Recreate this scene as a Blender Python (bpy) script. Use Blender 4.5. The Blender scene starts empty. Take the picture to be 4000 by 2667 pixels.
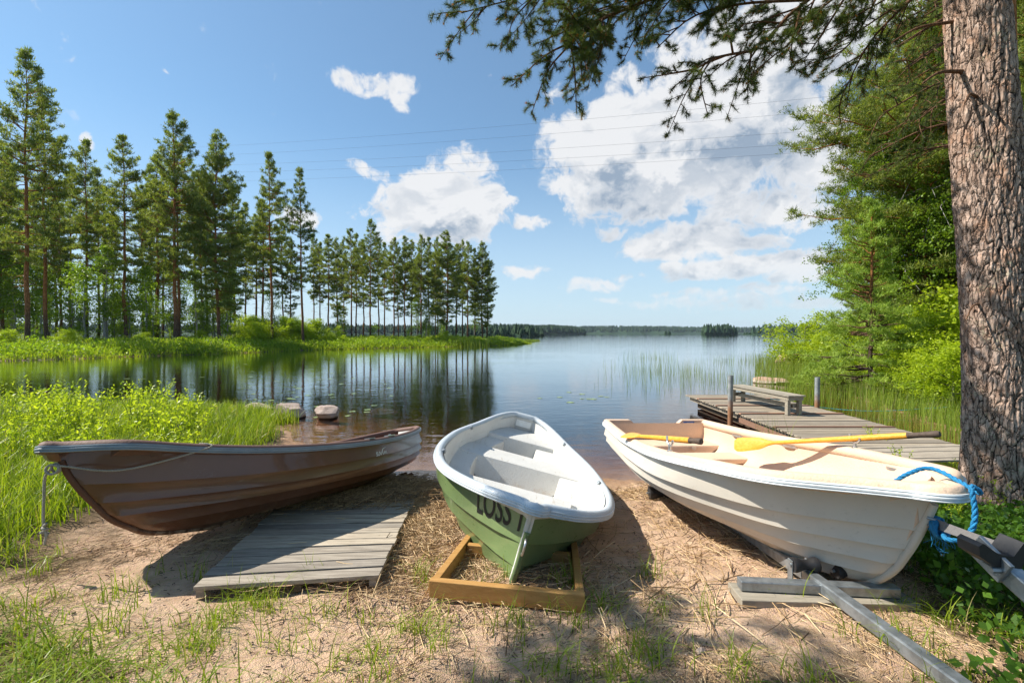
import bpy, math, random
import numpy as np
from mathutils import Vector, Matrix, Euler

# ------------------------------------------------------------------ camera, sky, sun, exposure
SC = bpy.context.scene
COL = SC.collection
HC = 2.12                                   # eye height above the lake
F, CX, CY = 1778.0, 2000.0, 1333.5
PITCH = math.atan(32 / F)
cam_d = bpy.data.cameras.new('camera'); cam = bpy.data.objects.new('camera', cam_d); COL.objects.link(cam)
cam_d.sensor_width = 36.0; cam_d.lens = 36.0 * F / 4000.0
cam_d.clip_start = 0.05; cam_d.clip_end = 20000
cam.location = (0, 0, HC); cam.rotation_euler = (math.radians(90) - PITCH, 0, 0)
SC.camera = cam
SC.view_settings.view_transform = 'Standard'; SC.view_settings.look = 'None'
SC.view_settings.gamma = 1; SC.view_settings.exposure = 0.74
SC.cycles.use_denoising = True
SC.cycles.max_bounces = 8; SC.cycles.transparent_max_bounces = 12
SC.cycles.volume_bounces = 0
SC.cycles.caustics_reflective = False; SC.cycles.caustics_refractive = False

SUN = Vector((-1.0, 0.13, 1.05)).normalized()
SUN_EL = math.asin(SUN.z); SUN_ROT = math.atan2(SUN.x, SUN.y)
sun_d = bpy.data.lights.new('sun', 'SUN'); sun_d.energy = 5.0; sun_d.angle = math.radians(0.5); sun_d.color = (1.0, 0.93, 0.82)
sun = bpy.data.objects.new('sun', sun_d); COL.objects.link(sun)
sun.rotation_euler = SUN.to_track_quat('Z', 'Y').to_euler()

def ray(px, py):
    c, s = math.cos(PITCH), math.sin(PITCH)
    X, U = (px - CX) / F, (CY - py) / F
    return np.array([X, c + U * s, -s + U * c])
def at_y(px, py, y):
    r = ray(px, py); t = y / r[1]; return np.array([r[0] * t, y, HC + r[2] * t])
def at_z(px, py, z):
    r = ray(px, py); t = (z - HC) / r[2]; return np.array([r[0] * t, r[1] * t, z])

# ------------------------------------------------------------------ node helpers
class N:
    def __init__(s, nt): s.t = nt; s.n = nt.nodes; s.l = nt.links
    def new(s, typ, **kw):
        n = s.n.new(typ)
        for k, v in kw.items(): setattr(n, k, v)
        return n
    def put(s, sock, v):
        if v is None: return
        if isinstance(v, bpy.types.NodeSocket): s.l.new(v, sock)
        else: sock.default_value = v
    def m(s, op, a, b=None, c=None, clamp=False):
        n = s.new('ShaderNodeMath', operation=op, use_clamp=clamp); s.put(n.inputs[0], a); s.put(n.inputs[1], b); s.put(n.inputs[2], c); return n.outputs[0]
    def vm(s, op, a, b=None):
        n = s.new('ShaderNodeVectorMath', operation=op); s.put(n.inputs[0], a); s.put(n.inputs[1], b); return n.outputs[0]
    def mix(s, f, a, b, blend='MIX'):
        n = s.new('ShaderNodeMix', data_type='RGBA', blend_type=blend); s.put(n.inputs[0], f); s.put(n.inputs[6], a); s.put(n.inputs[7], b); return n.outputs[2]
    def noise(s, vec, scale, detail=4, rough=.5, dist=0., out=0, dims='3D'):
        n = s.new('ShaderNodeTexNoise', noise_dimensions=dims); s.put(n.inputs['Vector'], vec); n.inputs['Scale'].default_value = scale
        n.inputs['Detail'].default_value = detail; n.inputs['Roughness'].default_value = rough; n.inputs['Distortion'].default_value = dist
        return n.outputs[out]
    def vor(s, vec, scale, feature='F1', out=0, rnd=1):
        n = s.new('ShaderNodeTexVoronoi', feature=feature); s.put(n.inputs['Vector'], vec); n.inputs['Scale'].default_value = scale; n.inputs['Randomness'].default_value = rnd
        return n.outputs[out]
    def ss(s, x, a, b, lo=0., hi=1., interp='SMOOTHSTEP'):
        n = s.new('ShaderNodeMapRange', interpolation_type=interp); s.put(n.inputs[0], x); s.put(n.inputs[1], a); s.put(n.inputs[2], b); s.put(n.inputs[3], lo); s.put(n.inputs[4], hi); return n.outputs[0]
    def attr(s, name, out=2):
        n = s.new('ShaderNodeAttribute'); n.attribute_name = name; return n.outputs[out]
    def bump(s, h, strength=.5, dist=.02, normal=None):
        n = s.new('ShaderNodeBump'); s.put(n.inputs['Height'], h); n.inputs['Strength'].default_value = strength; n.inputs['Distance'].default_value = dist; s.put(n.inputs['Normal'], normal); return n.outputs[0]
    def obj(s): return s.new('ShaderNodeTexCoord').outputs['Object']
    def pos(s): return s.new('ShaderNodeNewGeometry').outputs['Position']
    def scale(s, v, sc): return s.vm('MULTIPLY', v, sc)

def rgb(*c): return (c[0], c[1], c[2], 1.0)

# ------------------------------------------------------------------ world: Nishita sky with clouds
w = bpy.data.worlds.new('World'); SC.world = w; w.use_nodes = True
w.cycles.sampling_method = 'MANUAL'; w.cycles.sample_map_resolution = 512
t = N(w.node_tree); t.n.clear()
def azel(X, Y):     # point of the sky, given where it stands in the view of the lake (disp px)
    u, v = (X - 1176) / 1045.4, (766 - Y) / 1045.4
    return math.atan(u), math.atan(v / math.sqrt(1 + u * u))
# cumulus groups: centre, half width, half height, weight
CL = [(1560, 330, 330, 150, 1.7), (1330, 350, 120, 85, .8), (1480, 450, 190, 75, 1.2), (1650, 250, 260, 110, 1.4), (1780, 130, 330, 150, 1.1), (1450, 200, 60, 50, .55), (1420, 310, 170, 90, 1.4), (1330, 420, 100, 60, .7), (1760, 600, 200, 24, .7), (1560, 690, 300, 14, .5),
      (1600, 560, 190, 50, 1.1), (1740, 470, 170, 70, .9), (1870, 380, 160, 140, .9),
      (1020, 470, 165, 95, 1.5), (1060, 400, 85, 70, .75), (900, 480, 85, 50, .6), (840, 400, 70, 20, .55), (1090, 520, 70, 45, .6), (960, 540, 140, 40, .55),
      (865, 195, 105, 32, .75), (925, 240, 28, 30, .5), (1218, 512, 48, 24, .8), (1208, 627, 60, 24, .75), (1410, 530, 45, 22, .7), (1835, 515, 50, 22, .6),
      (1640, 630, 140, 26, 1.0), (1555, 622, 60, 20, .8), (1720, 600, 80, 22, .8), (1830, 620, 110, 40, .8), (1340, 660, 100, 20, .6), (1700, 672, 240, 14, .6), (680, 505, 50, 24, .65), (210, 330, 26, 20, .6),
      (390, 165, 18, 7, .4), (1445, 635, 40, 18, .55), (1850, 700, 300, 20, .45), (1300, 222, 60, 34, .5), (2150, 300, 300, 260, .6)]
grp = bpy.data.node_groups.new('cloud_density', 'ShaderNodeTree')
grp.interface.new_socket('P', in_out='INPUT', socket_type='NodeSocketVector')
grp.interface.new_socket('D', in_out='OUTPUT', socket_type='NodeSocketFloat')
g = N(grp); gi = g.new('NodeGroupInput'); go = g.new('NodeGroupOutput')
sp = g.new('ShaderNodeSeparateXYZ'); g.l.new(gi.outputs[0], sp.inputs[0])
warp = g.noise(gi.outputs[0], 9, 3, .55, out=1)
wv = g.vm('MULTIPLY', g.vm('SUBTRACT', warp, (.5, .5, .5)), (.075, .06, 0))
pw = g.vm('ADD', gi.outputs[0], wv)
acc = None
for (X, Y, rx, ry, wt) in CL:
    a, e = azel(X, Y); a1, _ = azel(X + rx, Y); a0, _ = azel(X - rx, Y); _, e1 = azel(X, Y - ry); _, e0 = azel(X, Y + ry)
    ra, re = (a1 - a0) / 2, (e1 - e0) / 2
    d = g.vm('SUBTRACT', pw, (a, e, 0)); d = g.vm('MULTIPLY', d, (1 / ra, 1 / re, 0))
    n = g.new('ShaderNodeVectorMath', operation='DOT_PRODUCT'); g.l.new(d, n.inputs[0]); g.l.new(d, n.inputs[1])
    v = g.m('MULTIPLY', g.m('SUBTRACT', 1.25, n.outputs['Value'], clamp=False), wt)
    v = g.m('MAXIMUM', v, -.4)
    acc = v if acc is None else g.m('SMOOTH_MAX', acc, v, .22)
nz = g.noise(g.scale(pw, (1, 1.25, 1)), 11, 9, .6, .25)
nz2 = g.noise(pw, 34, 6, .62, .3)
dd = g.m('ADD', acc, g.m('ADD', g.m('MULTIPLY', g.m('SUBTRACT', nz, .5), 2.7), g.m('MULTIPLY', g.m('SUBTRACT', nz2, .5), 1.5)))
g.l.new(dd, go.inputs[0])
gen = t.new('ShaderNodeTexCoord').outputs['Generated']
sx = t.new('ShaderNodeSeparateXYZ'); t.l.new(gen, sx.inputs[0])
azm = t.m('ARCTAN2', sx.outputs[0], sx.outputs[1]); elv = t.m('ARCSINE', sx.outputs[2])
cb = t.new('ShaderNodeCombineXYZ'); t.l.new(azm, cb.inputs[0]); t.l.new(elv, cb.inputs[1])
def cden(off):
    n = t.new('ShaderNodeGroup'); n.node_tree = grp; t.put(n.inputs[0], t.vm('ADD', cb.outputs[0], off)); return n.outputs[0]
d0 = cden((0, 0, 0)); d1 = cden((-.03, .075, 0))
mask = t.ss(d0, .22, .80)
shade = t.m('SUBTRACT', d1, d0)                       # <0 towards the lit upper left edge
core = t.ss(d0, .9, 3.2)
lit = t.m('SUBTRACT', 1.0, t.m('MULTIPLY', core, t.ss(shade, -.45, .75)), clamp=True)
hollow = t.noise(t.scale(cb.outputs[0], (1, 1.8, 1)), 7, 5, .55, .4)
lit = t.m('SUBTRACT', 1.10, t.m('MULTIPLY', t.m('ADD', t.ss(shade, -.75, .55), t.ss(hollow, .40, .62, -.35, .45)), t.m('ADD', .28, t.m('MULTIPLY', t.ss(d0, .5, 1.6), .72))), clamp=True)
cloudc = t.mix(lit, rgb(2.3, 2.9, 3.7), rgb(6.1, 6.15, 6.25))
sky = t.new('ShaderNodeTexSky'); sky.sky_type = 'NISHITA'; sky.sun_disc = False
sky.sun_elevation = SUN_EL; sky.sun_rotation = SUN_ROT; sky.altitude = 100; sky.air_density = 1.0; sky.dust_density = .5; sky.ozone_density = 3.0
hz = t.ss(elv, .0, .34)
skyc = t.mix(1.0, sky.outputs[0], rgb(.80, 1.06, 1.10), 'MULTIPLY'); skyc = t.mix(.16, skyc, rgb(3.4, 4.4, 5.4)); skyc = t.mix(t.ss(elv, .42, -.04, 0, .78), skyc, rgb(4.4, 5.4, 6.4))
mask2 = t.m('MULTIPLY', mask, t.ss(elv, .0, .16, .35, 1.0))
fin = t.mix(t.m('MULTIPLY', mask2, .95), skyc, cloudc)
bg = t.new('ShaderNodeBackground'); t.l.new(fin, bg.inputs[0]); bg.inputs[1].default_value = 0.088
ow = t.new('ShaderNodeOutputWorld'); t.l.new(bg.outputs[0], ow.inputs[0])

# ------------------------------------------------------------------ numpy noise
def _h(ix, iy, seed):
    n = (ix.astype(np.int64) * 374761393 + iy.astype(np.int64) * 668265263 + seed * 1442695041) & 0xffffffff
    n = ((n ^ (n >> 13)) * 1274126177) & 0xffffffff
    return ((n ^ (n >> 16)) & 0xffffff) / float(0xffffff)
def vnoise(x, y, seed=0):
    ix, iy = np.floor(x), np.floor(y); fx, fy = x - ix, y - iy; fx = fx * fx * (3 - 2 * fx); fy = fy * fy * (3 - 2 * fy)
    a, b, c, d = _h(ix, iy, seed), _h(ix + 1, iy, seed), _h(ix, iy + 1, seed), _h(ix + 1, iy + 1, seed)
    return (a * (1 - fx) + b * fx) * (1 - fy) + (c * (1 - fx) + d * fx) * fy
def fbm(x, y, o=4, seed=0):
    r = 0; a = 1; s = 0
    for i in range(o): r = r + a * vnoise(x * 2 ** i + 17 * i, y * 2 ** i - 9 * i, seed + i); s += a; a *= .5
    return r / s

# ------------------------------------------------------------------ mesh helpers
class MB:
    def __init__(s): s.v = []; s.q = []; s.t = []; s.a = []; s.n = 0; s.poly = []
    def add(s, v, quads=None, tris=None, a=0.5):
        v = np.asarray(v, float).reshape(-1, 3)
        if quads is not None and len(quads): s.q.append(np.asarray(quads, np.int64).reshape(-1, 4) + s.n)
        if tris is not None and len(tris): s.t.append(np.asarray(tris, np.int64).reshape(-1, 3) + s.n)
        s.v.append(v); s.a.append(np.broadcast_to(np.asarray(a, float), (len(v),)).copy()); s.n += len(v); return s
    def grid(s, P, closed_u=False, closed_v=False, a=.5, flip=False):
        P = np.asarray(P, float); nu, nv = P.shape[:2]
        i = np.arange(nu if closed_u else nu - 1)[:, None]; j = np.arange(nv if closed_v else nv - 1)[None]
        i2, j2 = (i + 1) % nu, (j + 1) % nv
        q = np.stack([i * nv + j, i2 * nv + j, i2 * nv + j2, i * nv + j2], -1).reshape(-1, 4)
        if flip: q = q[:, ::-1]
        return s.add(P.reshape(-1, 3), q, a=a if np.isscalar(a) else np.asarray(a).reshape(-1))
    def ngon(s, pts, flip=False):
        pts = np.asarray(pts, float); k = len(pts); s.poly.append((np.arange(k)[::-1] if flip else np.arange(k)) + s.n); s.v.append(pts); s.a.append(np.full(k, .5)); s.n += k; return s
    def tube(s, pts, r, n=8, caps=True, a=.5):
        pts = np.asarray(pts, float); r = np.broadcast_to(np.asarray(r, float), (len(pts),))
        T = np.gradient(pts, axis=0); T /= np.linalg.norm(T, axis=1)[:, None] + 1e-9
        ref = np.array([0, 0, 1.]) if abs(T[0][2]) < .9 else np.array([1., 0, 0])
        U = []; u = ref - T[0] * (ref @ T[0]); u /= np.linalg.norm(u)
        for k in range(len(pts)):
            u = u - T[k] * (u @ T[k]); u /= np.linalg.norm(u) + 1e-9; U.append(u)
        U = np.array(U); W = np.cross(T, U); th = np.arange(n) / n * 2 * np.pi
        P = pts[:, None] + r[:, None, None] * (np.cos(th)[None, :, None] * U[:, None] + np.sin(th)[None, :, None] * W[:, None])
        s.grid(P, closed_v=True, a=a)
        if caps: s.ngon(P[0], True); s.ngon(P[-1])
        return s
    def box(s, c, d, rot=None):
        c = np.asarray(c, float); d = np.asarray(d, float) / 2
        v = np.array([[x, y, z] for x in (-1, 1) for y in (-1, 1) for z in (-1, 1)], float) * d
        if rot is not None: v = v @ np.array(Euler(rot).to_matrix()).T
        return s.add(v + c, [[0, 1, 3, 2], [4, 6, 7, 5], [0, 4, 5, 1], [2, 3, 7, 6], [0, 2, 6, 4], [1, 5, 7, 3]])
    def beam(s, p, q, wd, ht, up=(0, 0, 1)):
        p, q = np.asarray(p, float), np.asarray(q, float); T = q - p; T /= np.linalg.norm(T); up = np.asarray(up, float)
        sd = np.cross(T, up); sd /= np.linalg.norm(sd); up = np.cross(sd, T)
        v = [b + sd * wd / 2 * i + up * ht / 2 * j for b in (p, q) for (i, j) in ((-1, -1), (1, -1), (1, 1), (-1, 1))]
        return s.add(v, [[3, 2, 1, 0], [4, 5, 6, 7], [0, 1, 5, 4], [1, 2, 6, 5], [2, 3, 7, 6], [3, 0, 4, 7]])
    def build(s, name, mat, parent=None, smooth=False, loc=None, bevel=0, angle=None):
        me = bpy.data.meshes.new(name); V = np.concatenate(s.v)
        parts = []; tot = []
        if s.q: q = np.concatenate(s.q); parts.append(q.reshape(-1)); tot.append(np.full(len(q), 4))
        if s.t: q = np.concatenate(s.t); parts.append(q.reshape(-1)); tot.append(np.full(len(q), 3))
        for p in s.poly: parts.append(p); tot.append(np.array([len(p)]))
        L = np.concatenate(parts).astype(np.int32); T = np.concatenate(tot).astype(np.int32)
        me.vertices.add(len(V)); me.vertices.foreach_set('co', V.astype(np.float32).reshape(-1))
        me.loops.add(len(L)); me.loops.foreach_set('vertex_index', L)
        me.polygons.add(len(T)); st = np.concatenate([[0], np.cumsum(T)[:-1]]).astype(np.int32)
        me.polygons.foreach_set('loop_start', st); me.polygons.foreach_set('loop_total', T)
        me.polygons.foreach_set('use_smooth', np.full(len(T), bool(smooth)))
        at = me.attributes.new('v', 'FLOAT', 'POINT'); at.data.foreach_set('value', np.concatenate(s.a).astype(np.float32))
        me.update(calc_edges=True); me.validate()
        me.materials.append(mat)
        o = bpy.data.objects.new(name, me); COL.objects.link(o)
        if parent is not None: o.parent = parent
        if loc is not None: o.location = loc
        if bevel:
            b = o.modifiers.new('bevel', 'BEVEL'); b.width = bevel; b.segments = 2; b.limit_method = 'ANGLE'; b.angle_limit = math.radians(40)
        if smooth and angle:
            try: me.set_sharp_from_angle(angle=math.radians(angle))
            except Exception: pass
        return o
def tag(o, label=None, cat=None, group=None, kind=None):
    if label: o['label'] = label
    if cat: o['category'] = cat
    if group: o['group'] = group
    if kind: o['kind'] = kind
    return o
def empty(name, loc=(0, 0, 0), rz=0, label=None, cat=None, group=None, mat=None):
    o = bpy.data.objects.new(name, None); COL.objects.link(o); o.empty_display_size = .1
    if mat is not None: o.matrix_world = mat
    else: o.location = loc; o.rotation_euler = (0, 0, rz)
    return tag(o, label, cat, group)
def copy_tree(o, parent=None):
    c = o.copy(); COL.objects.link(c); c.parent = parent
    for ch in list(o.children): copy_tree(ch, c)
    return c
def curve3(pts, n=24):
    pts = np.asarray(pts, float); k = np.arange(len(pts)); tt = np.linspace(0, len(pts) - 1, n)
    m = np.gradient(pts, axis=0) if len(pts) > 2 else np.repeat((pts[1] - pts[0])[None], 2, 0)
    i = np.clip(tt.astype(int), 0, len(pts) - 2); f = (tt - i)[:, None]
    return (2*f**3-3*f**2+1)*pts[i]+(f**3-2*f**2+f)*m[i]+(-2*f**3+3*f**2)*pts[i+1]+(f**3-f**2)*m[i+1]

# ------------------------------------------------------------------ materials
def mat(name):
    m = bpy.data.materials.new(name); m.use_nodes = True; n = N(m.node_tree); n.n.clear(); return m, n
def out(n, sh, vol=None):
    o = n.new('ShaderNodeOutputMaterial')
    if sh is not None: n.l.new(sh, o.inputs[0])
    if vol is not None: n.l.new(vol, o.inputs[1])
def princ(n, col, rough=.5, normal=None, metal=0, spec=.5, coat=0, coat_rough=.05):
    p = n.new('ShaderNodeBsdfPrincipled'); n.put(p.inputs['Base Color'], col); n.put(p.inputs['Roughness'], rough); n.put(p.inputs['Normal'], normal)
    n.put(p.inputs['Metallic'], metal); n.put(p.inputs['Specular IOR Level'], spec); n.put(p.inputs['Coat Weight'], coat); n.put(p.inputs['Coat Roughness'], coat_rough); return p.outputs[0]

def gel(name, c, rough=.3, coat=.5, dirt=(.12, .09, .06), dirt_amt=.3, tex=0., var=.06, fine=60):
    m, n = mat(name); P = n.obj()
    a = n.noise(n.scale(P, (1, 1, 1)), 2.2, 5, .6); b = n.noise(n.scale(P, (.6, 3, 3)), 9, 6, .7)
    cc = n.mix(n.ss(a, .3, .7), rgb(*[x * (1 - var) for x in c]), rgb(*[min(1, x * (1 + var)) for x in c]))
    dm = n.m('MULTIPLY', n.ss(b, .56, .78), dirt_amt); cc = n.mix(dm, cc, rgb(*dirt))
    sp_ = n.ss(n.noise(P, 90, 2, .5), .70, .76); cc = n.mix(n.m('MULTIPLY', sp_, dirt_amt * .8), cc, rgb(*dirt))
    zz_ = n.new('ShaderNodeSeparateXYZ'); n.l.new(P, zz_.inputs[0]); low_ = n.m('MULTIPLY', n.ss(n.m('ADD', zz_.outputs[2], n.m('MULTIPLY', n.m('SUBTRACT', b, .5), .35)), .22, -.02), n.ss(n.noise(P, 13, 5, .7), .40, .62)); cc = n.mix(n.m('MULTIPLY', low_, min(1, dirt_amt * 2)), cc, rgb(*[min(1, x * 1.5) for x in dirt]))
    scr = n.noise(n.scale(P, (1, 14, 14)), 3.5, 3, .5, 1.5); scr = n.m('MULTIPLY', n.ss(n.m('ABSOLUTE', n.m('SUBTRACT', scr, .5)), .006, .0), n.ss(n.noise(P, 3, 2), .55, .7))
    cc = n.mix(n.m('MULTIPLY', scr, .35), cc, rgb(.6, .55, .5))
    r = n.m('ADD', rough, n.m('MULTIPLY', b, .25))
    nm = n.bump(n.noise(P, 3.0, 3, .5), .12, .03)
    if tex: nm = n.bump(n.noise(P, fine, 3, .6), tex, .01, nm)
    out(n, princ(n, cc, r, nm, coat=coat, coat_rough=.06)); return m
def wood(name, c1, c2, axis=0, rough=.75, grain=1.0, grey=0.0, ring=26):
    m, n = mat(name); P = n.obj(); s = [6, 6, 6]; s[axis] = .5
    rnd = n.new('ShaderNodeObjectInfo').outputs['Random']; av = n.attr('v')
    P2 = n.vm('ADD', P, n.new('ShaderNodeCombineXYZ').outputs[0]) if False else P
    off = n.new('ShaderNodeCombineXYZ'); n.put(off.inputs[0], n.m('MULTIPLY', av, 37.)); n.put(off.inputs[1], n.m('MULTIPLY', av, 13.)); n.put(off.inputs[2], n.m('MULTIPLY', rnd, 23.))
    P = n.vm('ADD', P, off.outputs[0])
    gr = n.noise(n.scale(P, tuple(s)), 6 * grain, 6, .65, .6); fn = n.noise(n.scale(P, tuple(k * 5 for k in s)), 9 * grain, 4, .7)
    c = n.mix(n.ss(gr, .3, .7), rgb(*c1), rgb(*c2)); c = n.mix(n.m('MULTIPLY', n.ss(fn, .5, .8), .45), c, rgb(*[x * .45 for x in c1]))
    kn = n.vor(n.scale(P, tuple(k * .45 for k in s)), 1.6); c = n.mix(n.m('MULTIPLY', n.ss(kn, .07, .03), .7), c, rgb(*[x * .3 for x in c1]))
    c = n.mix(1.0, c, n.mix(av, rgb(.72, .72, .74), rgb(1.15, 1.12, 1.06)), 'MULTIPLY')
    nm = n.bump(n.m('ADD', gr, n.m('MULTIPLY', fn, .6)), .45, .006)
    out(n, princ(n, c, rough, nm, spec=.25)); return m
def simple(name, c, rough=.5, metal=0, bump=0, bs=40, var=.12, spec=.5, ns=6):
    m, n = mat(name); P = n.obj(); a = n.noise(P, ns, 5, .65)
    cc = n.mix(n.ss(a, .3, .7), rgb(*[x * (1 - var) for x in c]), rgb(*[min(1, x * (1 + var)) for x in c]))
    nm = n.bump(n.noise(P, bs, 4, .6), bump, .01) if bump else None
    out(n, princ(n, cc, n.m('ADD', rough - .08, n.m('MULTIPLY', a, .16)), nm, metal, spec)); return m
def leaf(name, c1, c2, transl=.45, rough=.45, c3=None, big=.35, gloss=.25):
    m, n = mat(name); P = n.pos(); rnd = n.new('ShaderNodeObjectInfo').outputs['Random']; av = n.attr('v')
    f = n.m('ADD', n.m('MULTIPLY', av, .6), n.m('MULTIPLY', n.noise(P, big, 3, .6), .6)); f = n.ss(f, .25, .95)
    c = n.mix(f, rgb(*c1), rgb(*c2)); c = n.mix(n.m('MULTIPLY', rnd, .35), c, rgb(*[(a + b) * .5 * .75 for a, b in zip(c1, c2)]))
    if c3: c = n.mix(n.ss(av, .93, .97), c, rgb(*c3))
    d = princ(n, c, rough, None, spec=gloss)
    tr = n.new('ShaderNodeBsdfTranslucent'); n.put(tr.inputs[0], n.mix(1., c, rgb(1.25, 1.25, .55), 'MULTIPLY'))
    mx = n.new('ShaderNodeMixShader'); mx.inputs[0].default_value = transl; n.l.new(d, mx.inputs[1]); n.l.new(tr.outputs[0], mx.inputs[2]); out(n, mx.outputs[0]); return m

M = {}
M['brown'] = gel('brown_gelcoat', (.125, .047, .019), .3, .45, (.16, .10, .06), .18, var=.12)
M['green'] = gel('green_gelcoat', (.15, .215, .085), .18, .5, (.30, .26, .14), .35, var=.15)
M['white'] = gel('cream_white_gelcoat', (.60, .555, .48), .35, .3, (.22, .18, .12), .35, var=.05)
M['brown_keel'] = gel('brown_keel', (.11, .045, .022), .55, 0, (.3, .2, .13), .5)
M['green_keel'] = gel('green_keel', (.11, .16, .065), .8, 0, (.30, .27, .17), .4)
M['cream_keel'] = gel('cream_keel', (.58, .53, .45), .6, 0, (.3, .24, .17), .5)
M['brown_in'] = gel('brown_liner', (.15, .08, .058), .55, .0, (.1, .06, .05), .3, .25)
M['green_in'] = gel('white_liner', (.60, .595, .565), .5, .0, (.30, .20, .11), .75, .45)
M['white_in'] = gel('beige_liner', (.65, .475, .34), .55, .0, (.33, .22, .14), .45, .45)
M['rub_grey'] = simple('grey_rubbing_strip', (.22, .26, .29), .4, 0, .1)
M['rub_white'] = simple('white_rubbing_strip', (.62, .66, .68), .4, 0, .1)
M['green_rail'] = gel('weathered_white_rail', (.46, .51, .55), .4, .2, (.2, .18, .14), .7, .1)
M['alu'] = simple('bare_aluminium', (.62, .63, .64), .35, .9)
M['galv'] = simple('galvanised_steel', (.33, .36, .38), .45, .75, .15, 30, .25, ns=14)
M['black'] = simple('black_rubber', (.018, .018, .02), .55, 0, .1)
M['paint_black'] = simple('black_lettering', (.008, .01, .009), .4)
M['paint_white'] = simple('white_lettering', (.7, .68, .6), .4)
M['plate'] = simple('white_plate', (.78, .77, .72), .35)
M['blue_plate'] = simple('blue_plate', (.03, .13, .45), .35)
M['frame'] = wood('new_timber', (.40, .21, .065), (.50, .29, .10), 0, .6)
M['deck'] = wood('weathered_deck_wood', (.24, .205, .165), (.46, .41, .335), 0, .8)
M['jetty'] = wood('jetty_wood', (.24, .20, .155), (.38, .33, .26), 0, .8)
M['jetty_red'] = wood('reddish_jetty_wood', (.20, .11, .075), (.28, .17, .12), 0, .8)
M['darkwood'] = wood('damp_wood', (.07, .05, .035), (.13, .095, .065), 0, .85)
M['bench'] = wood('bench_wood', (.25, .225, .18), (.38, .345, .28), 0, .8)
M['oar'] = wood('varnished_oar', (.75, .33, .035), (.85, .45, .07), 0, .3)
M['rope_blue'] = simple('blue_rope', (.01, .20, .42), .7, 0, .8, 150)
M['rope_teal'] = simple('teal_rope', (.01, .33, .42), .7, 0, .8, 150)
M['rope_grey'] = simple('grey_rope', (.36, .33, .27), .85, 0, .8, 150)
M['strap'] = simple('grey_webbing', (.22, .21, .21), .8, 0, .6, 200)
M['wire'] = simple('power_wire', (.08, .09, .1), .5)
M['pad'] = leaf('lily_leaf', (.14, .22, .05), (.30, .38, .12), .1, .3, gloss=.5)
M['needle'] = leaf('pine_needles', (.095, .16, .03), (.33, .37, .075), .48, .5, big=.25)
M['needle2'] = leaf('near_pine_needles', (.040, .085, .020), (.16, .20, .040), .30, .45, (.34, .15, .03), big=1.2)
M['young'] = leaf('young_pine_needles', (.17, .29, .04), (.40, .52, .08), .35, .5, big=.6)
M['spruce'] = leaf('spruce_needles', (.020, .050, .014), (.05, .095, .02), .25, .5, big=.4)
M['birch'] = leaf('birch_leaves', (.09, .18, .015), (.24, .35, .03), .5, .4, big=.5)
M['under'] = leaf('understorey_leaves', (.13, .24, .015), (.33, .46, .035), .55, .4, big=.35)
M['bush'] = leaf('willow_leaves', (.23, .35, .012), (.52, .62, .04), .5, .4, big=.7)
M['shoot'] = leaf('young_shoot_leaves', (.26, .38, .02), (.58, .66, .06), .5, .4, big=1.5)
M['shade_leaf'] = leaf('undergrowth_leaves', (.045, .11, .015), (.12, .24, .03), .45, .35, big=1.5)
M['grass'] = leaf('grass_blades', (.11, .20, .012), (.38, .47, .04), .45, .4, (.42, .36, .16), big=.8)
M['grassfar'] = leaf('bank_plants', (.12, .22, .012), (.44, .52, .05), .45, .5, big=.12)
M['reed'] = leaf('reed_stems', (.11, .20, .02), (.30, .38, .06), .4, .4, (.30, .27, .14), big=.6)
M['far'] = leaf('far_wood', (.022, .055, .028), (.045, .09, .035), .15, .8, big=.01)

def bark(name, low, high, zsplit, sc=1.0, use_attr=False):
    m, n = mat(name); P = n.obj(); sp_ = n.new('ShaderNodeSeparateXYZ'); n.l.new(P, sp_.inputs[0])
    z = n.m('ADD', sp_.outputs[2], n.m('MULTIPLY', n.noise(P, .6, 2), 3))
    c = n.mix(n.ss(z, zsplit - 2, zsplit + 3), rgb(*low), rgb(*high))
    fl = n.noise(n.scale(P, (9 * sc, 9 * sc, 2.5 * sc)), 2, 5, .7, .6)
    c = n.mix(n.ss(fl, .45, .62), n.mix(1., c, rgb(.4, .38, .36), 'MULTIPLY'), c)
    nm = n.bump(fl, .8, .04 / sc)
    out(n, princ(n, c, .9, nm, spec=.15)); return m
M['bark'] = bark('pine_bark', (.13, .095, .075), (.50, .21, .075), 4)
M['twig'] = bark('pine_twig_bark', (.22, .12, .07), (.26, .15, .09), 50, 3)
M['birchbark'] = bark('birch_bark', (.5, .49, .46), (.45, .42, .38), 50, 1.5)
M['stem'] = simple('green_stem', (.13, .15, .05), .7)

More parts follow.
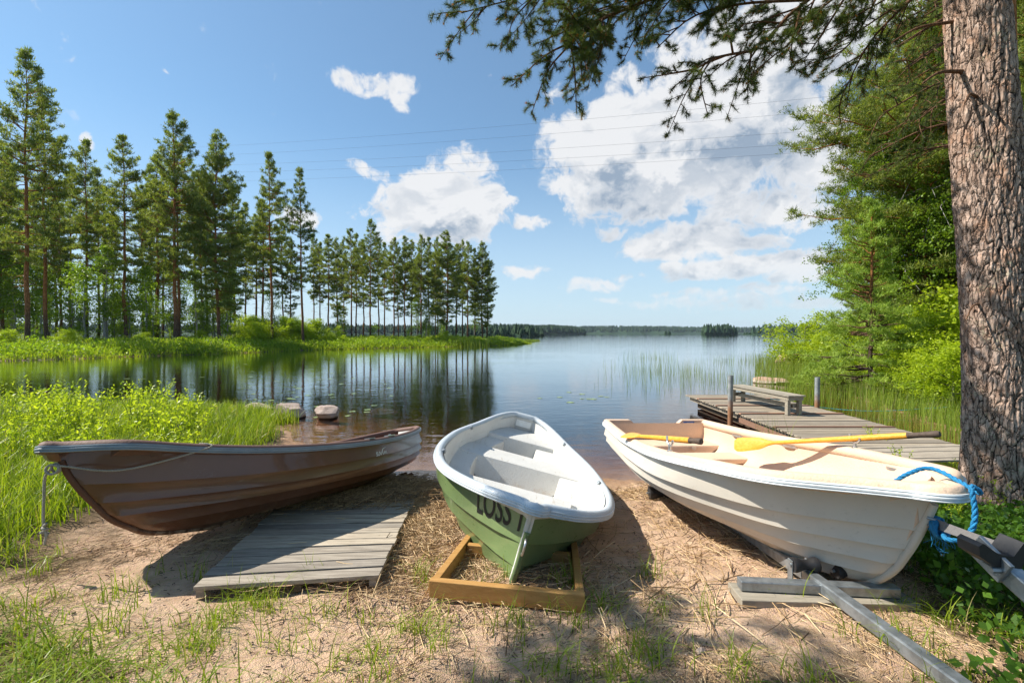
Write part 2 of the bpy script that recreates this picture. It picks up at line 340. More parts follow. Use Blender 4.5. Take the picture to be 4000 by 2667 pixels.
def near_bark():
    m, n = mat('old_pine_bark'); P = n.obj(); h = n.attr('v')
    f1 = n.noise(n.scale(P, (1, 1, .45)), 16, 5, .65, .3); f2 = n.noise(P, 5, 3, .6); f3 = n.vor(n.scale(P, (1, 1, .45)), 38)
    plate = n.mix(n.ss(f1, .35, .65), rgb(.25, .17, .13), rgb(.52, .385, .31))
    plate = n.mix(n.m('MULTIPLY', n.ss(f2, .5, .7), .5), plate, rgb(.42, .215, .12))
    plate = n.mix(n.m('MULTIPLY', n.ss(n.noise(P, 26, 4, .7), .56, .66), .35), plate, rgb(.5, .46, .43))
    lich = n.m('MULTIPLY', n.ss(n.noise(P, 3.2, 3, .6), .54, .66), n.ss(n.noise(P, 34, 4, .7), .48, .6))
    plate = n.mix(n.m('MULTIPLY', lich, .6), plate, rgb(.27, .30, .19))
    wv = n.vm('ADD', n.scale(P, (1, 1, .3)), n.scale(n.vm('SUBTRACT', n.noise(P, 9, 4, .7, out=1), (.5, .5, .5)), (.07, .07, .04))); vd = n.vor(wv, 21, 'DISTANCE_TO_EDGE'); plate = n.mix(n.ss(vd, .055, .01), plate, rgb(.10, .07, .055))
    c = n.mix(n.ss(n.m('ADD', h, n.m('MULTIPLY', n.m('SUBTRACT', n.noise(n.scale(P, (1, 1, .35)), 34, 5, .7), .5), .9)), .16, .48), rgb(.03, .021, .017), plate)
    nm = n.bump(n.m('ADD', n.m('ADD', f1, n.m('MULTIPLY', f3, .6)), n.ss(vd, .0, .14)), .9, .014)
    out(n, princ(n, c, .9, nm, spec=.15)); return m
M['nearbark'] = near_bark()

def ground_mat():
    m, n = mat('shore_ground'); P = n.pos()
    ga = n.attr('grass'); 
    sp_ = n.new('ShaderNodeSeparateXYZ'); n.l.new(P, sp_.inputs[0]); z = sp_.outputs[2]
    big = n.noise(P, .9, 4, .6); med = n.noise(P, 5, 5, .65); fine = n.noise(P, 120, 4, .75); grit = n.vor(P, 170); peb = n.vor(P, 60, out=1)
    sand = n.mix(n.ss(med, .3, .7), rgb(.52, .33, .20), rgb(.72, .50, .33))
    sand = n.mix(n.m('MULTIPLY', n.ss(fine, .35, .72), .45), sand, rgb(.68, .52, .40))
    sand = n.mix(n.m('MULTIPLY', n.ss(grit, .30, .10), .5), sand, peb)
    sand = n.mix(n.m('MULTIPLY', n.ss(n.noise(P, 14, 6, .75), .56, .68), .6), sand, rgb(.14, .085, .05))
    soil = n.mix(n.ss(fine, .3, .7), rgb(.10, .065, .035), rgb(.25, .17, .09))
    gr = n.mix(n.ss(med, .35, .7), rgb(.07, .09, .02), rgb(.16, .14, .05))
    gm = n.m('ADD', ga, n.m('MULTIPLY', n.m('SUBTRACT', med, .5), .8))
    c = n.mix(n.ss(gm, .15, .45), sand, soil); c = n.mix(n.ss(gm, .5, .8), c, gr)
    wet = n.ss(n.m('ADD', z, n.m('MULTIPLY', n.m('SUBTRACT', big, .5), .1)), .09, .0)
    c = n.mix(wet, c, n.mix(1., c, rgb(.58, .48, .38), 'MULTIPLY'))
    mud = n.ss(z, -.55, -1.3); c = n.mix(mud, c, rgb(.03, .02, .012))
    bh = n.m('ADD', n.m('MULTIPLY', fine, .6), n.m('ADD', n.m('MULTIPLY', med, 1.6), n.m('MULTIPLY', grit, .5)))
    nm = n.bump(bh, .9, .02)
    nm = n.bump(n.noise(P, 22, 4, .6), .6, .03, nm)
    out(n, princ(n, c, n.mix(wet, (.9, .9, .9, 1), (.45, .45, .45, 1)), nm, spec=.25)); return m
M['ground'] = ground_mat()

def water_mat():
    m, n = mat('lake_water'); P = n.pos()
    r1 = n.noise(n.scale(P, (1., 1.9, 1)), 1.6, 3, .55, .3); r2 = n.noise(n.scale(P, (1., 2.2, 1)), 9, 3, .5)
    r3 = n.noise(n.scale(P, (.12, .25, 1)), 1., 3, .5)
    patch = n.ss(n.noise(n.scale(P, (.05, .12, 1)), 1.0, 3, .6), .35, .65)
    h = n.m('ADD', n.m('MULTIPLY', r1, .8), n.m('ADD', n.m('MULTIPLY', r3, 1.6), n.m('MULTIPLY', n.m('MULTIPLY', r2, patch), .16)))
    nm = n.bump(h, 1.0, .010)
    fr = n.new('ShaderNodeFresnel'); fr.inputs[0].default_value = 1.333; n.l.new(nm, fr.inputs[1])
    gl = n.new('ShaderNodeBsdfGlossy'); gl.inputs['Roughness'].default_value = .02; n.l.new(nm, gl.inputs['Normal']); gl.inputs[0].default_value = (.97, .98, 1, 1)
    tr = n.new('ShaderNodeBsdfTransparent'); tr.inputs[0].default_value = (.95, .93, .9, 1)
    f = n.m('MULTIPLY', fr.outputs[0], 1.3, clamp=True)
    mx = n.new('ShaderNodeMixShader'); n.l.new(f, mx.inputs[0]); n.l.new(tr.outputs[0], mx.inputs[1]); n.l.new(gl.outputs[0], mx.inputs[2])
    va = n.new('ShaderNodeVolumeAbsorption'); va.inputs[0].default_value = (.62, .42, .22, 1); va.inputs[1].default_value = 2.4
    out(n, mx.outputs[0], va.outputs[0]); return m
M['water'] = water_mat()
def rock_mat(name, c1, c2):
    m, n = mat(name); P = n.obj(); a = n.noise(P, 4, 6, .7); b = n.noise(P, 40, 4, .7)
    c = n.mix(n.ss(a, .35, .65), rgb(*c1), rgb(*c2)); c = n.mix(n.m('MULTIPLY', n.ss(b, .5, .7), .5), c, rgb(*[x * .5 for x in c1]))
    z = n.new('ShaderNodeSeparateXYZ'); n.l.new(n.pos(), z.inputs[0])
    wl = n.m('MULTIPLY', n.ss(z.outputs[2], .13, .09), n.ss(z.outputs[2], .02, .05)); c = n.mix(n.m('MULTIPLY', wl, .6), c, rgb(.5, .46, .40))
    c = n.mix(n.ss(z.outputs[2], .05, .02), c, rgb(*[x * .25 for x in c1]))
    out(n, princ(n, c, .85, n.bump(n.m('ADD', a, n.m('MULTIPLY', b, .3)), .6, .04), spec=.2)); return m
M['rock'] = rock_mat('granite', (.30, .23, .19), (.45, .36, .31))
M['rock_pink'] = rock_mat('pink_granite', (.46, .27, .19), (.58, .40, .31))

# ------------------------------------------------------------------ terrain
NEAR = np.array([(-200, 24), (-60, 17), (-30, 14.5), (-14, 12.6), (-8, 11.9), (-6.2, 11.5), (-5.2, 10.6), (-4.6, 9.6), (-4.0, 8.8), (-2.9, 7.4), (-1.6, 6.6), (.2, 6.5), (1.5, 6.5), (2.6, 6.7), (4.4, 6.2),
                 (6.2, 6.3), (8.2, 6.9), (9.2, 8.6), (10.4, 12), (12.2, 17), (14.6, 22), (18.0, 28), (21, 33), (28, 36), (60, 40), (200, 44), (200, -60), (-200, -60)], float)
PEN = np.array([(-200, 10), (-80, 22), (-39, 34.6), (-31, 45), (-26, 56), (-18, 65), (-12, 70), (-5.6, 75), (-1, 82), (3, 92), (2, 100), (-8, 100), (-25, 92), (-48, 78), (-75, 60), (-200, 40)], float)
def sdist(x, y, poly):
    x = np.asarray(x, float); y = np.asarray(y, float); d = np.full(x.shape, 1e9); ins = np.zeros(x.shape, bool)
    for i in range(len(poly)):
        a, b = poly[i], poly[(i + 1) % len(poly)]; ab = b - a
        tt = np.clip(((x - a[0]) * ab[0] + (y - a[1]) * ab[1]) / (ab @ ab), 0, 1)
        d = np.minimum(d, np.hypot(x - a[0] - tt * ab[0], y - a[1] - tt * ab[1]))
        c = ((a[1] > y) != (b[1] > y)); xi = a[0] + (y - a[1]) / (b[1] - a[1] + 1e-12) * ab[0]; ins ^= c & (x < xi)
    return np.where(ins, d, -d)
def gz(x, y, detail=True):
    x = np.asarray(x, float); y = np.asarray(y, float)
    wob = (fbm(x * .7, y * .7, 3, 5) - .5)
    d1 = sdist(x, y, NEAR) + wob * .5; d2 = sdist(x, y, PEN) + wob * 2.5
    z1 = np.where(d1 > 0, .126 * np.minimum(d1, 6) + .02 * np.clip(d1 - 6, 0, 60), np.maximum(.12 * d1, -3))
    z2 = np.where(d2 > 0, .9 * (1 - np.exp(-d2 / 4)), np.maximum(.12 * d2, -3))
    z = np.maximum(z1, z2)
    if detail: z = z + np.where(d1 > -.5, 1., .3) * ((fbm(x * 2.2, y * 2.2, 4, 11) - .5) * .07 + (fbm(x * 7, y * 7, 3, 12) - .5) * .045) * np.clip((d1 + .5) * 2, .2, 1)
    return z
def grassmask(x, y):
    """1 = overgrown, 0 = bare sand"""
    x = np.asarray(x, float); y = np.asarray(y, float); n = (fbm(x * .8, y * .8, 3, 31) - .5)
    # left bank: beyond a line running from the lower left to the stern of the brown boat
    a = (-x) - (2.9 + .20 * (y - 3)) ; left = np.clip((a + n * 1.6) / 1.1, 0, 1) * np.clip((y - 2.6 + n) / .8, 0, 1)
    fl = np.clip((-x - .2 - (y - 1.6) * 2.4 + n * 1.5) / 1.2, 0, 1) * .8       # foreground left
    right = np.clip((x - 2.35 - .35 * (y - 2.4) + n * 1.0) / .6, 0, 1)
    fr = np.clip((2.35 - y + n * 1.0) / .6, 0, 1) * .55
    return np.clip(np.maximum.reduce([left, fl, right, fr]), 0, 1)
def axis(lo, hi, c0, c1, d, gfac):
    a = list(np.arange(c0, c1, d)); st = d; p = c1
    while p < hi: a.append(p); st *= gfac; p += st
    a.append(hi); st = d; p = c0; b = []
    while p > lo: st *= gfac; p -= st; b.append(max(p, lo))
    return np.array(b[::-1] + a)
xs = axis(-9000, 9000, -5.5, 6.5, .045, 1.035); ys = axis(-60, 12000, 1.0, 8.0, .045, 1.030)
GX, GY = np.meshgrid(xs, ys, indexing='ij'); GZ = gz(GX, GY)
mb = MB().grid(np.stack([GX, GY, GZ], -1), flip=False)
ground = mb.build('ground', M['ground'], smooth=True)
at = ground.data.attributes.new('grass', 'FLOAT', 'POINT')
gm_ = np.maximum(grassmask(GX, GY), (GY > 12) * 1.0) * (GZ > .02)
at.data.foreach_set('value', gm_.reshape(-1).astype(np.float32))
tag(ground, kind='structure')
def gz1(x, y): return float(gz(np.array([x]), np.array([y]))[0])
mb = MB(); X0, X1, Y0, Y1 = -8000, 8000, 2.0, 11000
mb.add([(X0, Y0, 0), (X1, Y0, 0), (X1, Y1, 0), (X0, Y1, 0), (X0, Y0, -7), (X1, Y0, -7), (X1, Y1, -7), (X0, Y1, -7)],
       [[0, 1, 2, 3], [7, 6, 5, 4], [0, 4, 5, 1], [1, 5, 6, 2], [2, 6, 7, 3], [3, 7, 4, 0]])
tag(mb.build('lake_water', M['water']), kind='structure')

# ------------------------------------------------------------------ far shores
rng = np.random.default_rng(7)
def hill(name, pts, wd, hgt, seed):
    P = curve3(pts, 80); v = np.linspace(-1, 1, 9); r = np.random.default_rng(seed)
    s_ = np.linspace(0, 1, 80); env = np.sqrt(np.clip(np.sin(np.pi * s_) * 3, 0, 1)); hh = hgt * (.5 + .9 * fbm(s_ * 7, s_ * 0, 3, seed)) * env
    G = np.zeros((80, 9, 3))
    for i in range(80): G[i, :, 0] = P[i, 0]; G[i, :, 1] = P[i, 1] + v * wd; G[i, :, 2] = -1 + (hh[i] + 1.3) * np.sqrt(np.maximum(1 - v ** 2, 0)); 
    o = MB().grid(G, flip=True).build(name, M['far'], smooth=True); tag(o, kind='structure'); return P, hh
def farwood(name, P, hh, wd, n, th, label, seed, cone=.7):
    r = np.random.default_rng(seed); mb = MB()
    i = r.uniform(0, 78.9, n); i0 = i.astype(int); f = i - i0
    v = r.uniform(-.9, .25, n); x = P[i0, 0] * (1 - f) + P[i0 + 1, 0] * f + r.normal(0, th * .2, n); y = P[i0, 1] * (1 - f) + P[i0 + 1, 1] * f + v * wd
    z = -1 + (hh[i0] * (1 - f) + hh[i0 + 1] * f + 1.3) * np.sqrt(1 - v ** 2) - .5
    H = th * r.uniform(.55, 1.1, n); R = H * r.uniform(.16, .30, n)
    k = 6; an = np.arange(k) / k * 2 * np.pi; lev = np.array([0, .25, .6, 1.]); rr = np.array([.75, 1., .62, .0])
    V = np.zeros((n, 4, k, 3)); jit = r.uniform(.6, 1.3, (n, 4, k))
    V[..., 0] = x[:, None, None] + R[:, None, None] * rr[None, :, None] * np.cos(an)[None, None] * jit
    V[..., 1] = y[:, None, None] + R[:, None, None] * rr[None, :, None] * np.sin(an)[None, None] * jit
    V[..., 2] = z[:, None, None] + H[:, None, None] * lev[None, :, None] * np.ones((1, 1, k))
    b = np.arange(n)[:, None, None] * 4 * k + np.arange(3)[None, :, None] * k; j = np.arange(k)[None, None]; j2 = (j + 1) % k
    q = np.stack([b + j, b + j2, b + k + j2, b + k + j], -1).reshape(-1, 4)
    mb.add(V.reshape(-1, 3), q, a=np.repeat(r.uniform(0, 1, n), 4 * k))
    o = mb.build(name, M['far']); tag(o, label, 'forest', None, 'stuff'); return o
P, hh = hill('far_hills', [(-2600, 1700), (-900, 1750), (200, 1900), (1500, 2400), (3600, 2600)], 260, 15, 3)
farwood('far_forest', P, hh, 260, 9000, 19, 'dark forest along the far shore of the lake', 3)
P, hh = hill('far_shore', [(-1500, 620), (-500, 760), (-60, 900), (60, 960), (160, 1080)], 90, 8, 5)
farwood('far_forest', P, hh, 90, 3600, 13, 'nearer wooded shore seen behind the peninsula and its trunks', 4)
P, hh = hill('far_point', [(-60, 330), (-20, 345), (5, 355), (22, 372)], 18, 2, 9)
farwood('far_forest', P, hh, 18, 130, 8, 'small wooded point just behind the tip of the peninsula', 5)
P, hh = hill('right_far_shore', [(480, 900), (620, 880), (800, 900), (1300, 960)], 70, 6, 6)
farwood('far_forest', P, hh, 60, 700, 17, 'wooded far shore at the right edge of the open water', 6)
# island
P, hh = hill('island', [(268, 640), (285, 640), (310, 642), (352, 640)], 14, .6, 8)
P2 = curve3([(271, 640), (283, 640), (297, 641), (308, 641)], 80)
farwood('island_trees', P2, np.full(80, .6), 12, 120, 15, 'clump of dark round trees on the small island in the lake', 9)
P3 = curve3([(322, 640), (330, 640), (340, 641), (344, 641)], 80)
farwood('island_bushes', P3, np.full(80, .4), 8, 40, 4, 'low bushes on the flat end of the small island', 10)
P4 = curve3([(216, 640), (218, 640), (220, 641), (222, 641)], 80)
hill('islet', [(208, 640), (215, 640), (222, 641), (230, 641)], 5, .3, 12)
farwood('islet_trees', P4, np.full(80, .4), 3, 7, 7, 'tiny tree clump on a bare islet left of the island', 11)

# ------------------------------------------------------------------ trees
def rand_dirs(r, n, up=0.):
    d = r.normal(0, 1, (n, 3)); d[:, 2] += up; return d / np.linalg.norm(d, axis=1)[:, None]
def sprays(mb, C, r, per, ln, wd, up=.6, spread=.0, val=None, blunt=False):
    """bunches of narrow leaf-sized faces radiating from the points C"""
    C = np.asarray(C, float); n = len(C) * per
    c = np.repeat(C, per, 0) + r.normal(0, spread, (n, 3)) * np.array([1, 1, .6]); d = rand_dirs(r, n, up); s_ = np.cross(d, rand_dirs(r, n)); s_ /= np.linalg.norm(s_, axis=1)[:, None] + 1e-9
    l = ln * r.uniform(.6, 1.25, n)[:, None]; w_ = wd * r.uniform(.7, 1.3, n)[:, None]
    a = np.repeat(r.uniform(0, 1, len(C)), per) * .6 + r.uniform(0, .4, n) if val is None else np.full(n, val)
    if blunt:
        V = np.stack([c, c + d * l * .45 + s_ * w_ / 2, c + d * l, c + d * l * .45 - s_ * w_ / 2], 1)
        mb.add(V.reshape(-1, 3), np.arange(4 * n).reshape(-1, 4), a=np.repeat(a, 4))
    else:
        V = np.stack([c - s_ * w_ / 2, c + s_ * w_ / 2, c + d * l], 1)
        mb.add(V.reshape(-1, 3), None, np.arange(3 * n).reshape(-1, 3), a=np.repeat(a, 3))
def pine_proto(H, cb, R, seed, dens=1.0, shape='mature', ln=.34, wd=.085, per=11, needle='needle', gap=.3, lean=.0):
    r = np.random.default_rng(seed); root = empty('pine_tree', (0, 0, -1000))
    k = 14; zz = np.linspace(0, 1, k); wx = np.cumsum(r.normal(0, .07, k)) * H / 22; wy = np.cumsum(r.normal(0, .07, k)) * H / 22
    T = np.stack([wx + lean * H * zz, wy, zz * H], 1); T[0, :2] = 0
    rad = (.0095 * H) * (1 - zz) ** .8 * .95 + .015; rad[0] *= 1.25
    tr = MB().tube(T, rad, 9); fo = MB(); lb = tr
    C = []; z = cb * H
    def tp(z): return np.array([np.interp(z, T[:, 2], T[:, 0]), np.interp(z, T[:, 2], T[:, 1]), z])
    sec = r.uniform(0, 6.28); 
    while z < H * .985:
        t_ = (z - cb * H) / (H * (1 - cb))
        if shape == 'mature': prof = (.55 + .9 * t_) if t_ < .4 else .91 * ((1 - t_) / .6) ** .75 + .08
        elif shape == 'young': prof = (1 - t_) ** .85 + .06
        else: prof = (1 - t_) ** 1.0 * 1.0 + .03
        for q in range(r.integers(3, 6)):
            if r.random() < gap * (1 - t_) ** .5: continue
            az = r.uniform(0, 6.28); L = R * prof * r.uniform(.55, 1.15) * (1 + .25 * math.cos(az - sec))
            el = math.radians(-8 + 50 * t_ + r.normal(0, 8)) if shape != 'spruce' else math.radians(-12 + 30 * t_)
            d = np.array([math.cos(az) * math.cos(el), math.sin(az) * math.cos(el), math.sin(el)])
            p0 = tp(z); up = np.array([0, 0, 1.]); ts = np.linspace(0, 1, 5)[:, None]
            B = p0 + d * L * ts + up * (ts ** 2 * L * (.16 if shape != 'spruce' else .05) - ts * L * .06) + np.r_[[np.zeros(3)], r.normal(0, .03 * L, (4, 3))]
            lb.tube(B, np.linspace(.012 + .014 * L, .008, 5), 4, caps=False)
            side = np.cross(d, up); side /= np.linalg.norm(side)
            nt = max(3, int(L * 3.6 * dens))
            for f in r.uniform(.28 if shape != 'spruce' else .08, 1.02, nt):
                b = B[0] * 0 + np.array([np.interp(min(f, 1), np.linspace(0, 1, 5), B[:, c_]) for c_ in range(3)])
                sg = r.choice([-1, 1]); tl = L * r.uniform(.12, .36) * (1.15 - f * .6)
                e = b + side * sg * tl + d * tl * .6 + up * r.normal(.10, .12) * tl * 2
                C.append(e); 
                if tl > .4: C.append(b + (e - b) * .55 + r.normal(0, .06, 3))
                if shape == 'mature' and r.random() < .3: lb.tube([b, e], [.012, .005], 3, caps=False)
            C.append(B[-1])
        z += (.42 if shape != 'spruce' else .3) * r.uniform(.6, 1.5) / dens ** .5 * (1.0 if H > 12 else .7)
    for q in range(6 if shape == 'mature' else 2): C.append(tp(H) + r.normal(0, .12, 3) * np.array([1, 1, 1.5]) - np.array([0, 0, .25]))
    if shape == 'mature':                                   # bare dead snags under the crown
        for q in range(10):
            z = r.uniform(.2, max(.25, cb + .08)) * H; az = r.uniform(0, 6.28); L = r.uniform(.4, 1.8)
            p0 = tp(z); lb.tube([p0, p0 + np.array([math.cos(az), math.sin(az), -.1]) * L * .6, p0 + np.array([math.cos(az) , math.sin(az), -.25]) * L], [.03, .018, .006], 4, caps=False)
    sprays(fo, C, r, per, ln, wd, .75, ln * .34)
    tr.build('trunk', M['bark'], root, smooth=True); fo.build('crown', M[needle], root)
    return root
def place(proto, loc, rz, s, label, cat, group, first=set()):
    if id(proto) in USED: o = copy_tree(proto)
    else: USED[id(proto)] = 1; o = proto
    o.location = loc; o.rotation_euler = (0, 0, rz); o.scale = (s[0], s[0], s[1]) if isinstance(s, tuple) else (s, s, s)
    tag(o, label, cat, group); return o
USED = {}
# pines on the peninsula: trunk foot (disp x), distance, height from picture (disp y of the top)
PINES = [pine_proto(24, .30, 3.7, 1, 1.1, per=13), pine_proto(24, .36, 3.4, 2, 1.1, per=13), pine_proto(24, .26, 3.3, 3, 1.1, per=13), pine_proto(24, .40, 3.0, 4, 1.1, per=13), pine_proto(24, .34, 2.9, 5, 1.0, gap=.35, per=13), pine_proto(24, .16, 4.3, 6, 1.35, gap=.15, per=13)]
NAMED = [(62, 45, 122, 0, 3.0, 'tallest pine, leftmost of the big ones on the peninsula'), (110, 49, 232, 4, 2.8, 'tall pine with orange upper trunk close beside the tallest pine at left'),
         (200, 58, 325, 3, 2.3, 'pine with a ragged grey green crown third from the left edge'), (290, 56, 318, 1, 3.2, 'broad crowned pine left of the double trunked pine'),
         (402, 54, 266, 0, 3.4, 'broad rounded pine with two trunks close together near the middle of the row'), (505, 57, 314, 5, 3.0, 'dark dense pine right of the rounded double pine'),
         (625, 60, 357, 3, 2.3, 'slim pine with a bent orange trunk standing clear of its neighbours'), (697, 60, 392, 4, 2.2, 'slim open crowned pine at the right end of the big pines, edge on blue sky'),
         (410, 58, 330, 1, 2.6, 'second trunk standing just behind the broad rounded pine'), (5, 50, 330, 2, 3.0, 'pine cut by the left edge of the picture'),
         (755, 74, 540, 3, 2.4, 'pine with a pointed crown first right of the gap in the row'), (808, 78, 528, 1, 2.2, 'narrow pine beside the pair of straight trunks'), (818, 82, 540, 4, 2.0, 'straight thin pine just behind the narrow one'),
         (850, 76, 507, 0, 2.3, 'highest pine of the far row, with an open crown'), (905, 80, 548, 3, 2.0, 'pine with a bare lower trunk left of the dense group'), (930, 80, 545, 1, 2.0, 'pine in the far row leaning slightly with a flat side'),
         (968, 78, 540, 2, 2.2, 'pine with a narrow dark crown beside the densest one'), (1025, 80, 535, 5, 3.0, 'densest and broadest pine near the tip of the peninsula'),
         (1075, 84, 556, 2, 2.8, 'pine second from the tip of the peninsula'), (1108, 84, 560, 5, 2.4, 'outermost pine at the very tip of the peninsula, edged by open sky')]
rp = random.Random(4)
for k, (X, d, top, pi, rad, lab) in enumerate(NAMED):
    x = (X - 1176) / 1045.4 * d; z = gz1(x, d) - .1; H = (766 - top) / 1045.4 * d + HC - z
    sc = H / 24; place(PINES[pi], (x, d, z), rp.uniform(0, 6.28), ((sc * .55 + .45 * rad / 3) * .84, sc), lab, 'tree', 'pines on the peninsula')
back = [(20, 60, 360), (130, 64, 420), (225, 64, 390), (360, 64, 360), (465, 68, 400), (605, 76, 460), (30, 66, 400), (85, 70, 430), (140, 62, 470), (165, 74, 420), (240, 72, 440), (262, 66, 480), (330, 70, 430), (345, 78, 400), (375, 84, 470), (450, 72, 400), (475, 84, 430), (540, 76, 440), (565, 84, 480), (590, 80, 500), (650, 84, 520),
        (668, 78, 545), (722, 86, 545), (735, 84, 560), (775, 90, 555), (790, 92, 560), (835, 92, 560), (870, 90, 550), (885, 88, 560), (915, 92, 560), (945, 92, 552), (985, 90, 548), (1005, 92, 545), (1048, 90, 562), (1062, 90, 552), (1090, 90, 572), (1118, 88, 600), (1000, 86, 570), (960, 88, 585)]
for k, (X, d, top) in enumerate(back):
    x = (X - 1176) / 1045.4 * d; z = gz1(x, d) - .1; H = (766 - top) / 1045.4 * d + HC - z
    sc = H / 24; place(PINES[rp.choice([1, 2, 3, 4, 3])], (x, d, max(z, .2)), rp.uniform(0, 6.28), (sc * rp.uniform(.68, .95), sc), 'slender pine in the background rows of the peninsula wood', 'tree', 'background pines of the peninsula')

def broadleaf_proto(name, H, R, seed, matn, barkn, n_clump=260, per=12, ln=.16, wd=.10, droop=.0, cb=.1, narrow=.7):
    r = np.random.default_rng(seed); root = empty(name, (0, 0, -1000)); tr = MB(); fo = MB()
    zz = np.linspace(0, 1, 8); T = np.stack([np.cumsum(r.normal(0, .03, 8)) * H * .2, np.cumsum(r.normal(0, .03, 8)) * H * .2, zz * H * .95], 1)
    tr.tube(T, .012 * H * (1 - zz) + .01, 7); C = []
    nb = int(10 + H * 2.2)
    for q in range(nb):
        f = r.uniform(cb, .97); p0 = np.array([np.interp(f, zz, T[:, c]) for c in range(3)]); az = r.uniform(0, 6.28)
        L = R * (math.sin(math.pi * min(1, (f - cb) / (1 - cb) * .8 + .2)) ** narrow) * r.uniform(.6, 1.1); d = np.array([math.cos(az), math.sin(az), r.uniform(.15, .8)])
        ts = np.linspace(0, 1, 5)[:, None]; B = p0 + d * L * ts + np.array([0, 0, -droop * L]) * ts ** 2 + np.r_[[np.zeros(3)], r.normal(0, .05 * L, (4, 3))]
        tr.tube(B, np.linspace(.02 + .008 * L, .004, 5), 4, caps=False)
        for c in range(int(n_clump / nb)):
            f2 = r.uniform(.25, 1.05); b = np.array([np.interp(min(f2, 1), np.linspace(0, 1, 5), B[:, c_]) for c_ in range(3)]); C.append(b + r.normal(0, .16 * L + .05, 3) + np.array([0, 0, -droop * r.random() * .8]))
    sprays(fo, C, r, per, ln, wd, -.2 if droop else .2, ln * 1.1, blunt=True)
    tr.build('trunk', M[barkn], root, smooth=True); fo.build('crown', M[matn], root); return root
UND = [broadleaf_proto('young_birch', 9, 1.6, 21, 'under', 'birchbark', 260, 9, .20, .13), broadleaf_proto('young_birch', 12, 2.0, 22, 'birch', 'birchbark', 330, 9, .20, .13, .2, .25), broadleaf_proto('young_birch', 6, 1.4, 23, 'under', 'birchbark', 220, 9, .18, .12)]
rq = random.Random(9)
for k in range(70):
    X = rq.uniform(-30, 1120) if k % 3 else rq.uniform(-30, 600); d0 = np.interp(X, [0, 300, 560, 1000, 1120], [48, 54, 64, 80, 84]); d = d0 + rq.uniform(0, 14); x = (X - 1176) / 1045.4 * d
    z = gz1(x, d)
    if z < .25: continue
    s_ = rq.uniform(.55, 1.2) * (1.2 if X < 560 else .7)
    place(UND[k % 3], (x, d, z - .05), rq.uniform(0, 6.28), s_, 'young leafy birch in the understorey between the pine trunks', 'tree', 'young birches under the pines')
BUSH = [broadleaf_proto('willow_bush', 2.4, 1.5, 31, 'bush', 'stem', 420, 16, .10, .055, 0, .02, .35), broadleaf_proto('willow_bush', 2.0, 1.4, 32, 'bush', 'stem', 420, 16, .10, .055, 0, .02, .3), broadleaf_proto('willow_bush', 3.0, 1.4, 33, 'bush', 'stem', 420, 16, .11, .06, 0, .02, .4)]
for k in range(46):          # bushes along the bank of the peninsula
    X = rq.uniform(-20, 1060) if k % 3 else rq.uniform(560, 780); d0 = np.interp(X, [0, 300, 560, 1000, 1120], [39, 46, 56, 72.5, 78]); d = d0 + rq.uniform(.8, 6); x = (X - 1176) / 1045.4 * d; z = gz1(x, d)
    if z < .1: continue
    s_ = rq.uniform(.4, .9) * (1.35 if 560 < X < 780 else .7)
    place(BUSH[k % 3], (x, d, z - .05), rq.uniform(0, 6.28), (s_ * 1.2, s_), 'bright green bush on the peninsula bank', 'bush', 'bushes on the peninsula bank')
# right bank bushes
RB = [(1850, 27, 1.15, 'bright bush at the water edge nearest the open lake, right of the reeds'), (1905, 25, .9, 'yellow green bush left of the young pine'), (1960, 22, .85, 'yellow green bush under the young pine'), (2040, 20, .95, 'yellow green bush right of the young pine trunk'),
      (2110, 17, .95, 'broad bright bush midway between the young pine and the big trunk'), (2170, 15, .9, 'bright bush left of the big pine trunk'), (2010, 17, .55, 'low bush in front of the young pine, above the reeds'), (2120, 13.5, .6, 'low bush behind the jetty near the big trunk'),
      (2230, 17, 1.2, 'tall bush half hidden by the big pine trunk'), (2090, 24, 1.3, 'tall bush behind the broad bright one'), (2160, 22, 1.5, 'tall leafy bush at the foot of the dark conifers'), (1990, 27, 1.0, 'bush behind the young pine'), (1880, 30, .8, 'small bush farthest out on the right bank'),
      (2340, 12, 1.2, 'leafy bush right of the big trunk'), (2190, 12, .6, 'low leafy bush tight against the left side of the big trunk'), (2060, 15, .5, 'small bush just beyond the jetty reeds')]
for k, (X, d, s_, lab) in enumerate(RB):
    x = (X - 1176) / 1045.4 * d; z = gz1(x, d)
    place(BUSH[k % 3], (x, d, max(z, .05) - .05), k * 1.7, (s_ * 1.25, s_), lab, 'bush', 'bushes on the right bank')
